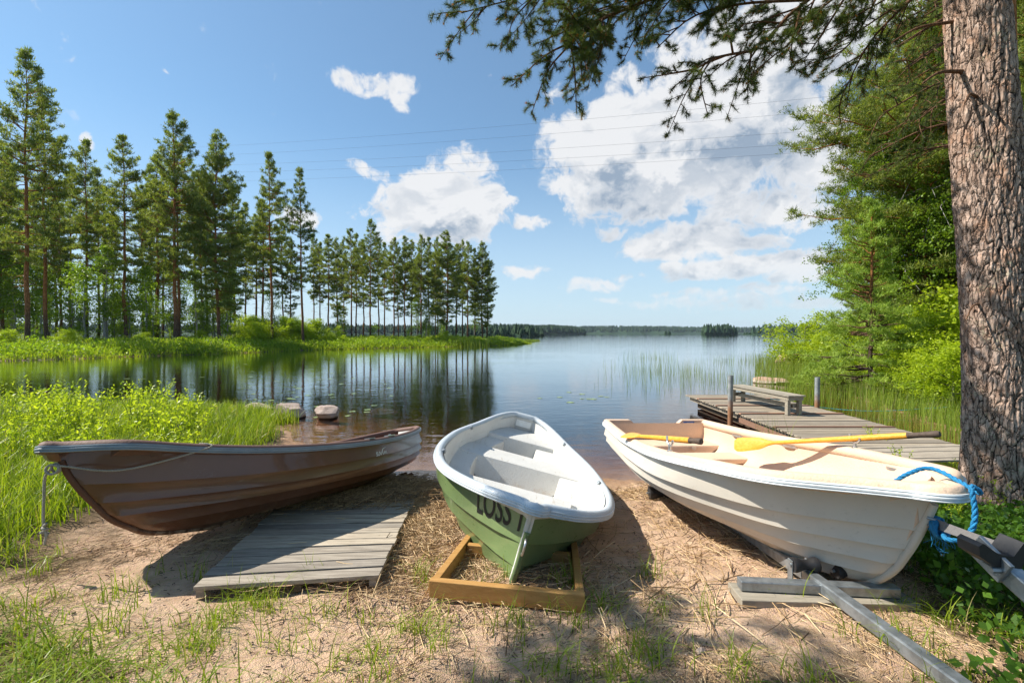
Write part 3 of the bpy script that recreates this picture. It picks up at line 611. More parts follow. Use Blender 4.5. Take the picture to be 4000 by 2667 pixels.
# young pine, dark pines, birch, spruces on the right
yp = pine_proto(6.2, .06, 1.75, 41, 3.4, 'young', .15, .019, 24, 'young', .0)
place(yp, ((2003 - 1176) / 1045.4 * 15, 15, .25), 1.0, 1.0, 'young light green pine standing in the bushes on the right bank', 'tree', None)
yp2 = copy_tree(yp); yp2.location = ((2180 - 1176) / 1045.4 * 26, 26, .6); yp2.rotation_euler = (0, 0, 2.); yp2.scale = (1.3, 1.3, 1.25); tag(yp2, 'darker young pine behind the bushes, left of the big trunk', 'tree')
dp1 = pine_proto(18, .12, 4.6, 42, 2.0, 'mature', .25, .034, 19, 'needle', .0)
place(dp1, (17.6, 19.5, .6), .6, 1.0, 'large dark pine with low hanging boughs filling the right side above the young pine', 'tree', 'dark pines of the right bank')
for (x, y, rz, s_, lab) in [(20.5, 17.0, 2.2, .9, 'dark pine directly left of the big trunk, second from the lake'), (23.5, 23.5, 4.0, 1.1, 'dark pine behind the others, farthest back in the right wood'), (17.0, 12.0, 3.2, .8, 'dark pine seen past the right side of the big trunk'), (21.5, 21.5, 5.2, 1.0, 'dark pine closing the gap behind the birches'), (24.5, 19.0, 1.1, 1.15, 'high dark pine behind the big trunk'), (19.6, 21.8, 2.9, .8, 'shorter dark pine just behind the young light one')]:
    place(dp1, (x, y, .7), rz, s_, lab, 'tree', 'dark pines of the right bank')
sp1 = pine_proto(13, .04, 2.8, 43, 1.5, 'spruce', .22, .05, 14, 'spruce', .0)
for (x, y, rz, s_, lab) in [(22.5, 20.5, 0, .8, 'spruce with low dark boughs behind the tall bushes'), (26.5, 27, 1.2, 1.0, 'spruce deep in the right wood'), (19.0, 14.5, 2.2, .75, 'spruce right of the big trunk, partly hidden'), (30, 31, 4, 1.3, 'tall spruce closing the right wood at the back')]:
    place(sp1, (x, y, .6), rz, s_, lab, 'tree', 'spruces of the right wood')
bp = broadleaf_proto('birch_tree', 13, 2.9, 44, 'birch', 'birchbark', 1900, 17, .10, .07, .9, .30, .5)
place(bp, (16.9, 20.5, .6), 0, 1.0, 'birch with fine drooping twigs at the left edge of the right wood', 'tree', None)
b2 = copy_tree(bp); b2.location = (18.5, 18.5, .6); b2.rotation_euler = (0, 0, 2.); b2.scale = (1, 1, 1.15); tag(b2, 'taller birch mixed into the dark pines of the right wood', 'tree')

# ------------------------------------------------------------------ rowing boats
KB = np.array([0, .18, .38, .58, .74, .86, .94, .98, 1.]); KG = np.array([0, .25, .5, .75, 1.]); KH = np.array([0, .08, .25, .5, .75, 1.])
def spl(s, k, v):
    m = np.gradient(v, k); i = np.clip(np.searchsorted(k, s) - 1, 0, len(k) - 2); h = k[i+1] - k[i]; q = (s - k[i]) / h
    return (2*q**3-3*q**2+1)*v[i]+(q**3-2*q**2+q)*h*m[i]+(-2*q**3+3*q**2)*v[i+1]+(q**3-q**2)*h*m[i+1]
OH = .1
class Boat:
    def __init__(b, name, v, label, cat):
        b.v = v = np.array(v); px, py, pz, yaw, pit, rol = v[:6]; b.p = v[6:]
        cy, sy = math.cos(yaw), math.sin(yaw); cp, sp_ = math.cos(pit), math.sin(pit); cr, sr = math.cos(rol), math.sin(rol)
        R = np.array([[cy, -sy, 0], [sy, cy, 0], [0, 0, 1]]) @ np.array([[cp, 0, -sp_], [0, 1, 0], [sp_, 0, cp]]) @ np.array([[1, 0, 0], [0, cr, -sr], [0, sr, cr]])
        b.R = R; b.o = np.array([px, py, pz + HC]); m = Matrix(R.tolist()).to_4x4(); m.translation = Vector(b.o)
        b.root = empty(name, mat=m, label=label, cat=cat); b.L = b.p[0]; b.D = b.p[1]; b.Lh = b.L - OH
    def W(b, x, y, z): return b.R @ np.array([x, y, z]) + b.o
    def loc(b, P): return b.R.T @ (np.asarray(P) - b.o)
    def rail(b, s):
        p = b.p; bb = np.append(p[2:10], 0.0); gg = p[1] + np.concatenate([[0], p[10:14]]); s = np.asarray(s, float)
        # blunt rounded nose
        y = np.sqrt(np.maximum(spl(s, KB, bb ** 2), 0)); y = np.maximum(y, b.nose * np.sqrt(np.clip(1 - np.clip((s - (1 - .04)) / .04, 0, 1) ** 2, 0, 1)))
        return p[0] * s, y, spl(s, KG, gg)
    nose = .10
    def hull(b, s, u):
        p = b.p; s = np.asarray(s, float); E = np.append(p[14:19], 0.); Lh = b.Lh; ks, nm, nb = p[19:22]
        _, br, _ = b.rail(s); _, _, gg = b.rail(s * Lh / b.L); bb = np.maximum(br - .04, 0) * (1 - s ** 14)
        hh = np.linspace(0, 1, 121); ee = np.maximum.accumulate(spl(hh, KH, E)[::-1]); et = Lh * (1 - s); h = np.where(et >= ee[-1], 0, np.interp(et, ee, hh[::-1]))
        xk = s * Lh; zk = np.where(s < .5, ks * ((.5 - s) / .5).clip(0) ** 2, 0) + h * b.g1(); u = np.asarray(u, float)[None, :]
        n = np.where(s < .4, nm, nm + (nb - nm) * ((s - .4) / .6))[:, None]
        y = bb[:, None] * (1 - (1 - u) ** n); z = zk[:, None] + (gg - zk)[:, None] * u ** 1.2; x = xk[:, None] + 0 * u
        return x, y, z
    def g1(b): return b.rail(np.array([b.Lh / b.L]))[2][0]
    def half_at(b, x, z):
        """inside half width of the hull at local x and height z"""
        s = np.linspace(0, .995, 120); u = np.linspace(0, 1, 24); X, Y, Z = b.hull(s, u); res = 0
        yy = []
        for j in range(24):
            yy.append((np.interp(x, X[:, j], Z[:, j]), np.interp(x, X[:, j], Y[:, j])))
        yy = np.array(sorted(yy)); return max(0.02, float(np.interp(z, yy[:, 0], yy[:, 1])) - .035)
    def build_hull(b, m, laps=(.13, .25, .37, .49, .62), lap=.012):
        S = 1 - (1 - np.linspace(0, 1, 150)) ** 1.5; C = [0., .015, .04, .07]; O = [0.] * 4; ed = list(laps) + [1.0]; lo = .07
        for k, e in enumerate(ed):
            for f in np.linspace(0, 1, 7 if e < 1 else 14)[1:]: C.append(lo + (e - lo) * f); O.append((1 - f) ** 2.2 if k else 0.)
            if e < 1: C.append(e + .004); O.append(1.); lo = e + .004
        C, O = np.array(C), np.array(O); gg = b.rail(S * b.Lh / b.L)[2]; zk = b.hull(S, np.array([0.]))[2][:, 0]; P = np.zeros((len(S), len(C), 3)); UU = np.zeros((len(S), len(C)))
        for i in range(len(S)):
            u = (((C * gg[i] - zk[i]) / max(gg[i] - zk[i], 1e-4)).clip(0, 1)) ** (1 / 1.2); u[C >= 1] = 1; UU[i] = u
            X, Y, Z = b.hull(S[i:i + 1], u); P[i] = np.stack([X[0], Y[0], Z[0]], -1)
        tu = np.gradient(P, axis=1); ts = np.gradient(P, axis=0); nn = np.cross(ts, tu); nn /= np.linalg.norm(nn, axis=2)[..., None] + 1e-9
        nn = nn * np.sign(nn[75, len(C) // 2, 1]); 
        fade = np.where(S[:, None] > .45, np.clip((UU - .03) * 7, 0, 1), 1.) * np.clip((.985 - S) / .06, 0, 1)[:, None]
        P = P + nn * (O[None, :, None] * lap * fade[..., None]); U = C; b.gS = gg; b.zS = zk
        b.S, b.U, b.P, b.NN = S, U, P, nn
        mb = MB()
        mb.grid(P, flip=False); Q = P.copy(); Q[..., 1] *= -1; mb.grid(Q, flip=True)
        t0 = np.concatenate([P[0], Q[0][::-1]]); mb.ngon(t0)
        h = mb.build('hull', m, b.root, smooth=True, angle=35)
        k = b.hull(S, np.array([0.])); kp = np.stack([k[0][:, 0], 0 * S, k[2][:, 0]], -1); kp = kp[:int(len(S) * .97)]
        MB().tube(kp, np.interp(S[:len(kp)], [0, .1, .8, .9, 1], [.014, .02, .018, .024, .02]), 8).build('keel_strip', M[m.name.split('_')[0] + '_keel'], b.root, smooth=True)
        return h
    def rail_path(b, transom=True):
        s = 1 - (1 - np.linspace(0, 1, 110)) ** 2.2; x, y, z = b.rail(s)
        A = np.stack([x, y, z], 1); B = A[::-1][1:] * np.array([1, -1, 1]); P = np.concatenate([A, B]); 
        if transom:
            w_ = y[0]; n_ = 9; tv = np.linspace(-w_, w_, n_)[1:-1]; P = np.concatenate([P, np.stack([np.full(n_ - 2, x[0]), tv, np.full(n_ - 2, z[0])], 1)])
        return P
    def sweep(b, prof, closed=True, path=None):
        P = b.rail_path(closed) if path is None else path; 
        T = (np.roll(P, -1, 0) - np.roll(P, 1, 0)) if closed else np.gradient(P, axis=0)
        T[:, 2] = 0; T /= np.linalg.norm(T, axis=1)[:, None] + 1e-9; O = np.stack([T[:, 1] * 1.0, -T[:, 0], 0 * T[:, 0]], 1)   # outward?
        c = P.mean(0); 
        O *= np.sign(((P - c)[:, :2] * O[:, :2]).sum(1).mean())
        # corners of the transom: blend so that the sweep does not fold
        if closed:
            for _ in range(2): O = (np.roll(O, 1, 0) + 2 * O + np.roll(O, -1, 0)) / 4
            O /= np.linalg.norm(O, axis=1)[:, None]
        pr = np.array(prof)
        inw = np.minimum(-pr[:, 0], 1)[None, :] if False else None
        G = P[:, None] + O[:, None] * pr[None, :, 0:1] + np.array([0, 0, 1.])[None, None] * pr[None, :, 1:2]
        # never let the inner edge cross the centre line at the bow
        sg = np.sign(P[:, 1:2] + 1e-9); bad = (G[:, :, 1] * sg < 0.004) & (np.abs(P[:, 1:2]) > 1e-6) & (P[:, 0:1] > b.L * .6); G[:, :, 1] = np.where(bad, .004 * sg, G[:, :, 1])
        return G
    def build_rail(b, mg, ms, closed=True, wide=.085, high=.045, strip=True):
        G = b.sweep([(-.012, -.026), (-.004, .006), (-.006, .02), (-.018, high * .85), (-.035, high), (-wide * .7, high * .95), (-wide, high * .6), (-wide - .004, -.03), (-wide * .5, -.03)], closed)
        MB().grid(G, closed_u=closed, closed_v=True, flip=True).build('gunwale', mg, b.root, smooth=True)
        if strip:
            G = b.sweep([(-.012, -.026), (.004, -.026), (.008, -.020), (.002, -.014), (.008, -.008), (.008, .0), (.002, .005), (.006, .011), (.003, .018), (-.01, .018)], closed)
            MB().grid(G, closed_u=closed, closed_v=True, flip=True).build('rubbing_strip', ms, b.root, smooth=True, angle=30)
    def build_liner(b, m, floor=.12, s0=.012, s1=.93, cut=None):
        ss = np.linspace(s0, s1, 60); rows = []
        for s in ss:
            x, y, z = b.rail(np.array([s])); x, y, z = x[0], y[0], z[0]; yt = max(y - .088, .03); r_ = [(x, yt, z + .02)]
            fl = max(floor, b.keel_z(x) + .05)
            for q in np.linspace(0, 1, 9)[1:]:
                zz = z - .03 + (fl - z + .03) * q; r_.append((x, max(.02, min(yt, b.half_at(x, zz) - .02)), zz))
            for q in (.66, .33, 0): r_.append((x, r_[9 - 1 + 0][1] * q if q else 0., fl))
            rows.append(r_)
        P = np.array(rows); Q = P[:, ::-1] * np.array([1, -1, 1]); G = np.concatenate([P, Q[:, 1:]], 1)
        mb = MB().grid(G); mb.ngon(G[0]); mb.ngon(G[-1], True); o = mb.build('inner_liner', m, b.root, smooth=True, angle=35); b.floor = floor; return o
    def keel_z(b, x):
        X, Y, Z = b.hull(np.linspace(0, 1, 80), np.array([0.])); return float(np.interp(x, X[:, 0], Z[:, 0]))
    def seat(b, xa, xb, z, m, thick=None, floor=True, name='seat', slope=.04, inset=0., lid=False):
        """moulded thwart from side to side, with sloping faces down to the floor"""
        n = 7; mb = MB(); zb = max(b.floor, b.keel_z(xa) + .05) - .004 if floor else z - thick
        rows = []
        for (x, zz) in ((xa - slope, zb), (xa - .008, z - .03), (xa, z - .008), (xa + .02, z), (xb - .02, z), (xb, z - .008), (xb + .008, z - .03), (xb + slope, zb)):
            h = b.half_at(x, zz) - .016 - inset; rows.append([(x, h * k, zz) for k in np.linspace(-1, 1, n)])
        mb.grid(np.array(rows)); 
        if inset or not floor: mb.ngon([r_[0] for r_ in rows]); mb.ngon([r_[-1] for r_ in rows], True); mb.grid(np.array([rows[-1], rows[0]]))
        o = mb.build(name, m, b.root, smooth=True, angle=40); return o
    def ledge(b, xa, xb, z, w_, m, name='side_locker'):
        for sg in (1, -1):
            rows = []
            for x in np.linspace(xa, xb, 26):
                h = b.half_at(x, z) - .016; hi = max(h - w_, .02); f = max(b.floor, b.keel_z(x) + .05)
                rows.append([(x, sg * h, z + .004), (x, sg * (hi + .03), z), (x, sg * (hi + .006), z - .01), (x, sg * hi, z - .04), (x, sg * max(hi - .03, .01), f - .004)])
            mb = MB().grid(np.array(rows), flip=sg > 0); mb.ngon(rows[0], sg < 0); mb.ngon(rows[-1], sg > 0); mb.build(name, m, b.root, smooth=True, angle=40)
    def deck(b, m, s0, name='bow_deck', crown=.02):
        s = 1 - (1 - s0) * (1 - np.linspace(0, 1, 14)) ** 1; x, y, z = b.rail(s); yy = np.maximum(y - .05, .004)
        v = np.linspace(-1, 1, 9); G = np.zeros((14, 9, 3)); G[..., 0] = np.minimum(x, b.L - .05)[:, None]; G[..., 1] = yy[:, None] * v; G[..., 2] = (z + .036)[:, None] + crown * (1 - v ** 2)
        mb = MB().grid(G, flip=True); lo = G[0].copy(); lo[:, 2] -= .10; lo[:, 0] -= .03; mb.grid(np.array([lo, G[0]]), flip=True); mb.build(name, m, b.root, smooth=True, angle=40)
    def on_rail(b, s, sg, dy=-.045, dz=.045):
        x, y, z = b.rail(np.array([s])); return np.array([x[0], sg * (y[0] + dy), z[0] + dz])
    def letters(b, text, s0, s1, u0, u1, sg, m, name, shear=0., rev=False, off=.004, bold=.0, sxx=1.0):
        cu = bpy.data.curves.new('t', 'FONT'); cu.body = text; cu.size = 1; cu.offset = bold; cu.shear = shear; cu.resolution_u = 4
        to = bpy.data.objects.new('t', cu); COL.objects.link(to); bpy.context.view_layer.update()
        me = bpy.data.meshes.new_from_object(to.evaluated_get(bpy.context.evaluated_depsgraph_get())); bpy.data.objects.remove(to)
        import bmesh
        bm = bmesh.new(); bm.from_mesh(me); bmesh.ops.triangulate(bm, faces=bm.faces)
        for _ in range(2): bmesh.ops.subdivide_edges(bm, edges=[e for e in bm.edges if e.calc_length() > .12], cuts=2); bmesh.ops.triangulate(bm, faces=bm.faces)
        V = np.array([v.co[:] for v in bm.verts]); Fc = [[v.index for v in f.verts] for f in bm.faces]; bm.free()
        lo, hi = V[:, :2].min(0), V[:, :2].max(0); q = (V[:, :2] - lo) / (hi - lo)
        s = s0 + (s1 - s0) * q[:, 0]; u = u0 + (u1 - u0) * q[:, 1]
        return b.decal(s, u, Fc, sg, m, name, off)
    def decal(b, s, u, Fc, sg, m, name, off=.004):
        s = np.asarray(s); zz = np.interp(s, b.S, b.zS); g_ = np.interp(s, b.S, b.gS); u = (zz + (g_ - zz) * np.asarray(u) ** 1.2) / g_
        i = np.clip(np.interp(s, b.S, np.arange(len(b.S))), 0, len(b.S) - 1.001); j = np.clip(np.interp(u, b.U, np.arange(len(b.U))), 0, len(b.U) - 1.001)
        i0, j0 = i.astype(int), j.astype(int); fi, fj = (i - i0)[:, None], (j - j0)[:, None]
        def bl(A): return (A[i0, j0] * (1 - fi) + A[i0 + 1, j0] * fi) * (1 - fj) + (A[i0, j0 + 1] * (1 - fi) + A[i0 + 1, j0 + 1] * fi) * fj
        P = bl(b.P) + bl(b.NN) * off; P[:, 1] *= sg
        return MB().add(P, None, Fc).build(name, m, b.root)
def stem_at(b, py):
    s = np.linspace(.8, 1, 400); X, Y, Z = b.hull(s, np.array([0.])); P = np.stack([X[:, 0], 0 * s, Z[:, 0]], 1); Wd = P @ b.R.T + b.o; c, q = math.cos(PITCH), math.sin(PITCH); y = Wd[:, 1] * c - (Wd[:, 2] - HC) * q; u = Wd[:, 1] * q + (Wd[:, 2] - HC) * c
    i = int(np.argmin(np.abs(CY - F * u / y - py) + (Z[:, 0] < .03) * 500)); return P[i]
def cleat(b, s, sg, m, name='handle', ln=.16, parent=None, drop=.0, inward=.088):
    c = b.on_rail(s, sg, -inward, -.035 - drop); d = b.on_rail(s + .02, sg, -inward, -.035 - drop) - c; d /= np.linalg.norm(d); n_ = np.array([0, -sg, 0.])
    mb = MB(); pts = [c - d * ln / 2, c - d * ln * .35 + n_ * .025, c + n_ * .032, c + d * ln * .35 + n_ * .025, c + d * ln / 2]
    P = curve3(pts, 12); mb2 = []
    for i in range(len(P) - 1): mb.beam(P[i], P[i + 1], .007, .022, (0, 0, 1))
    mb.beam(c - d * ln * .62 + n_ * .004, c - d * ln * .38 + n_ * .004, .006, .026); mb.beam(c + d * ln * .38 + n_ * .004, c + d * ln * .62 + n_ * .004, .006, .026)
    return mb.build(name, m, b.root)

BV = [-1.5897, 7.2042, -2.1325, 4.4169, 0.1342, 0.1822, 4.68, 0.5954, 0.1991, 0.5702, 0.7764, 0.7466, 0.6279, 0.4818, 0.3796, 0.1124, -0.0759, -0.0894, -0.0129, 0.1893, 1.0338, 0.69, 0.4041, 0.2125, 0.0791, 0.1224, 3.7525, 1.004]
GV = [0.051, 6.8032, -1.796, -1.6121, -0.0708, -0.2582, 3.9768, 0.5859, 0.164, 0.5979, 0.8642, 0.8939, 0.7611, 0.5458, 0.3181, 0.0316, -0.0633, -0.0164, 0.1449, 0.4367, 0.916, 0.697, 0.2294, 0.0687, 0.0337, 0.0282, 2.8883, 1.0078]
WV = [1.9276, 6.1579, -1.7015, -1.4822, 0.0173, -0.0159, 3.8783, 0.4811, 0.7147, 0.7973, 0.8926, 0.9301, 0.8006, 0.6483, 0.2966, 0.1208, 0.0289, 0.1061, 0.2011, 0.3118, 0.5937, 0.4634, 0.2983, 0.1684, 0.0766, 0.001, 3.2628, 0.7869]

# --- brown boat
b = BR = Boat('rowing_boat', BV, 'brown glossy rowing boat with white lettering, its bow in the air over the grass', 'rowing boat')
b.build_hull(M['brown'], (.14, .27, .40, .53, .70), .040); b.build_rail(M['brown_in'], M['rub_grey']); b.build_liner(M['brown_in'], .16); b.deck(M['brown_in'], .90)
L_ = b.L
b.seat(.05 * L_, .17 * L_, .45, M['brown_in'], name='stern_seat'); b.seat(.42 * L_, .50 * L_, .34, M['brown_in']); b.seat(.70 * L_, .78 * L_, .36, M['brown_in'])
b.letters('SUV', .463, .4355, .742, .818, 1, M['paint_white'], 'boat_lettering', shear=.35, bold=.03)
b.letters('495', .4305, .4145, .758, .808, 1, M['paint_white'], 'boat_number', shear=.2, bold=.012)
sw = []; q = np.linspace(0, 1, 10)
S1 = np.concatenate([.2415 - .008 * q, ]); S1 = np.interp(q, [0, .55, .8, 1], [.4362, .4335, .426, .412]); U1 = np.interp(q, [0, .55, .8, 1], [.738, .835, .868, .876])
S2 = np.interp(q, [0, .55, .8, 1], [.4330, .4308, .425, .412]); U2 = np.interp(q, [0, .55, .8, 1], [.738, .825, .856, .872])
b.decal(np.concatenate([S1, S2]), np.concatenate([U1, U2]), [[i, i + 1, i + 11] for i in range(9)] + [[i, i + 11, i + 10] for i in range(9)], 1, M['paint_white'], 'boat_emblem')
MB().box((.10, 0, .535), (.012, .26, .09), (0, -.25, 0)).build('white_plate', M['plate'], b.root)
cleat(b, .40, 1, M['alu']); cleat(b, .16, 1, M['alu']); cleat(b, .16, -1, M['alu'])
MB().box(b.on_rail(.37, 1, -.045, .05), (.16, .05, .012)).tube([b.on_rail(.37, 1, -.045, .05), b.on_rail(.37, 1, -.045, .065)], .016, 10).build('oarlock_plate', M['alu'], b.root)
MB().box(b.on_rail(.46, 1, -.05, .05), (.10, .07, .012)).build('oarlock_plate', M['galv'], b.root)
# --- green boat
b = GR = Boat('rowing_boat', GV, 'green rowing boat with white inside and black letters, tilted on a timber frame', 'rowing boat')
b.build_hull(M['green'], (.20, .37, .54, .72), .028); b.build_rail(M['green_rail'], M['green_rail'], high=.04, wide=.075); b.build_liner(M['green_in'], .11, s1=.972); L_ = b.L
b.ledge(.10 * L_, .80 * L_, .34, .24, M['green_in'])
b.seat(.03 * L_, .155 * L_, .40, M['green_in'], name='stern_seat', slope=.02); b.seat(.27 * L_, .36 * L_, .36, M['green_in'], slope=.10); b.seat(.53 * L_, .62 * L_, .36, M['green_in'], slope=.10)
b.seat(.545 * L_, .605 * L_, .40, M['green_in'], thick=.035, floor=False, name='seat_lid', slope=.0, inset=.20)
b.letters('LOSS', .880, .949, .76, .998, -1, M['paint_black'], 'boat_lettering', bold=.012); b.letters('I', .962, .966, .74, .995, -1, M['paint_black'], 'boat_lettering', bold=.01)
MB().box((.055, 0, .475), (.012, .22, .09), (0, -.25, 0)).build('white_plate', M['plate'], b.root)
for s_, sg in ((.20, 1), (.50, 1), (.28, -1), (.60, -1)): 
    c = b.on_rail(s_, sg, -.03, .03); MB().box(c + np.array([0, -sg * .03, -.02]), (.05, .09, .04), (sg * -.5, 0, 0)).build('oarlock_bracket', M['galv'], b.root, bevel=.006)
c = stem_at(b, 2120) + np.array([.008, 0, 0])
MB().tube(curve3([c + (.0, 0, -.06), c + (.045, 0, -.045), c + (.05, 0, .03), c + (.0, 0, .05)], 12), .008, 8).build('bow_eye', M['alu'], b.root, smooth=True)
# --- beige boat on the trailer
b = WH = Boat('rowing_boat', WV, 'cream white rowing boat with beige inside, resting on the boat trailer', 'rowing boat')
Boat.nose = .16
b.build_hull(M['white'], (.14, .27, .40, .54, .70), .030)
b.build_rail(M['white_in'], M['rub_white'], closed=False, high=.055, wide=.095); b.build_liner(M['white_in'], .09, s0=.03, s1=.95); b.deck(M['white_in'], .955); L_ = b.L
zt = b.D * .72
b.ledge(.44 * L_, .90 * L_, .27, .26, M['white_in'])
b.seat(.035 * L_, .125 * L_, .29, M['white_in'], name='stern_seat', slope=.01); b.seat(.185 * L_, .265 * L_, .26, M['white_in'], thick=.06, floor=False, slope=0)
# transom with the notch for an outboard motor
x0, y0, z0 = [q[0] for q in b.rail(np.array([0.]))]; yo = y0 - .03; zt_, zn = z0 + .055, z0 - .04
hb = [(max(.05, b.half_at(.03, q_) + .02), q_) for q_ in np.linspace(b.p[19] + .05, z0 - .03, 7)]
prof = [(-y_, q_) for y_, q_ in hb] + [(-yo, zt_), (-.36, zt_), (-.26, zn), (.26, zn), (.36, zt_), (yo, zt_)] + [(y_, q_) for y_, q_ in hb[::-1]]
mb = MB(); A_ = [(.0, y, z) for y, z in prof]; B_ = [(.075, y, z) for y, z in prof]; mb.ngon(A_); mb.ngon(B_, True); mb.grid(np.array([A_, B_]), closed_v=True); mb.build('transom', M['white_in'], b.root, bevel=.012)
pl = MB().box((.079, .45, z0 - .015), (.006, .15, .10)).build('blue_plate', M['blue_plate'], b.root)
pm = MB(); 
for i in range(6): pm.box((.0835, .47 - (.0 if i % 2 else .01), z0 + .02 - .013 * i), (.003, .08, .004))
pm.box((.0835, .40, z0 - .00), (.003, .035, .03)); pm.build('plate_text', M['paint_white'], pl)
for s_ in (.20, .40, .72): cleat(b, s_, 1, M['alu'], 'handle')
cleat(b, .20, -1, M['alu'], 'handle')
MB().tube([(.135 * L_, .30, .262), (.135 * L_ + .004, .30, .262)], .03, 14).build('vent', M['alu'], b.root)
vx = .262 * L_
MB().box((vx + .012, .12, .12), (.014, .12, .12)).build('drain_grille', M['rub_white'], b.root, bevel=.004)
def crutch(b, s, sg, name='oarlock'):
    c = b.on_rail(s, sg, -.05, .05); mb = MB().tube([c + (0, 0, -.01), c + (0, 0, .05)], .012, 8); a = np.linspace(-2.7, -.44, 14); r_ = .055
    P = [c + np.array([math.cos(q) * r_, 0, .105 + math.sin(q) * r_]) for q in a]; mb.tube(P, .009, 8)
    mb.tube([P[0], P[0] + (-.004, 0, .035)], .010, 8); mb.tube([P[-1], P[-1] + (.004, 0, .02)], .010, 8)
    mb.tube([c + (0, 0, -.012), c + (0, 0, .01)], .024, 10); mb.build(name, M['alu'], b.root, smooth=True); return b.W(*(c + np.array([0, 0, .085])))
def s_for(b, sg, px):
    s = np.linspace(0, .97, 400); x, y, z = b.rail(s); P = np.stack([x, sg * (y - .05), z + .05], 1) @ b.R.T + b.o; X = CX + F * P[:, 0] / P[:, 1]; return float(s[np.argmin(np.abs(X - px))])
LK1 = crutch(b, s_for(b, 1, 3345), 1); LK2 = crutch(b, s_for(b, -1, 2620), -1)
# stern / bow rope coil in the boat
def rope(name, pts, rad, m, label, cat='rope', n=60, twist=True, sag=0):
    P = curve3(pts, n); mb = MB(); L = np.concatenate([[0], np.cumsum(np.linalg.norm(np.diff(P, axis=0), axis=1))]); nn = max(n, int(L[-1] / rad * 1.2)); nn = min(nn, 700)
    P = curve3(P, nn) if False else np.stack([np.interp(np.linspace(0, L[-1], nn), L, P[:, c]) for c in range(3)], 1)
    T = np.gradient(P, axis=0); T /= np.linalg.norm(T, axis=1)[:, None]; ref = np.array([.31, .2, .93]); U = np.cross(T, ref); U /= np.linalg.norm(U, axis=1)[:, None]; V = np.cross(T, U)
    ln = np.linspace(0, L[-1], nn) / (rad * 7) * 2 * np.pi
    for k in range(3):
        ph = ln + k * 2 * np.pi / 3; Q = P + rad * .5 * (np.cos(ph)[:, None] * U + np.sin(ph)[:, None] * V); mb.tube(Q, rad * .56, 6)
    o = mb.build(name, m, smooth=True)
    if label: tag(o, label, cat)
    return o
# oars
def oar(name, hand, lock, tip, label, roll=0.):
    hand, lock, tip = map(lambda q: np.asarray(q, float), (hand, lock, tip)); root = empty(name, hand, 0, label, 'oar'); d = tip - hand; L = np.linalg.norm(d); d /= L
    up = np.array([0, 0, 1.]); sd = np.cross(d, up); sd /= np.linalg.norm(sd); up = np.cross(sd, d); c, s = math.cos(roll), math.sin(roll); sd, up = sd * c + up * s, up * c - sd * s
    ts = np.array([.115, .14, .3, .5, .7, .76]) * L; MB().tube([d * q for q in ts], [.024, .026, .025, .023, .019, .017], 12).build('shaft', M['oar'], root, smooth=True)
    MB().tube([d * q * L for q in (0, .006, .03, .07, .10, .116)], [.020, .026, .025, .021, .022, .0255], 12).build('grip', M['grip'], root, smooth=True)
    q = np.linspace(0, 1, 14); wd = np.interp(q, [0, .15, .35, .8, .97, 1], [.017, .028, .062, .078, .072, .05]); th = np.interp(q, [0, .2, 1], [.017, .012, .006])
    G = []
    for qq, a, b_ in zip(q, wd, th):
        o_ = d * (L * (.74 + .26 * qq)); G.append([o_ + sd * a * math.cos(f) + up * b_ * math.sin(f) for f in np.linspace(0, 2 * np.pi, 12, endpoint=False)])
    mb = MB().grid(np.array(G), closed_v=True); mb.ngon(G[-1]); mb.build('blade', M['oar'], root, smooth=True, angle=50); return root
M['grip'] = wood('dark_oar_grip', (.07, .05, .04), (.12, .09, .07), 0, .7)
hd = at_y(3672, 1694, LK1[1] - .50); dv = np.array(LK1) - hd
for _ in range(3):
    q_ = np.linspace(1, 9, 800)[:, None]; P_ = hd + dv * q_; k_ = int(np.argmin(np.abs(CX + F * P_[:, 0] / P_[:, 1] - 2872))); tp_ = P_[k_]
oar('oar', hd, LK1, tp_, 'long orange oar lying in the far oarlock of the beige boat', 1.2)
oar('oar', at_y(2740, 1724, LK2[1] - .12), LK2, at_y(2440, 1698, LK2[1] + 1.0), 'second oar, its dark grip sticking out near the stern seat of the beige boat', .3)
Rp = [(.30 * L_, .28, .12), (.28 * L_, .2, .17), (.275 * L_, .12, .12), (.30 * L_, .05, .11), (.31 * L_, .15, .11), (.29 * L_, .30, .12)]
rope('rope', [b.W(*q) for q in Rp], .016, M['rope_teal'], 'teal rope heap lying inside the beige boat near the stern')

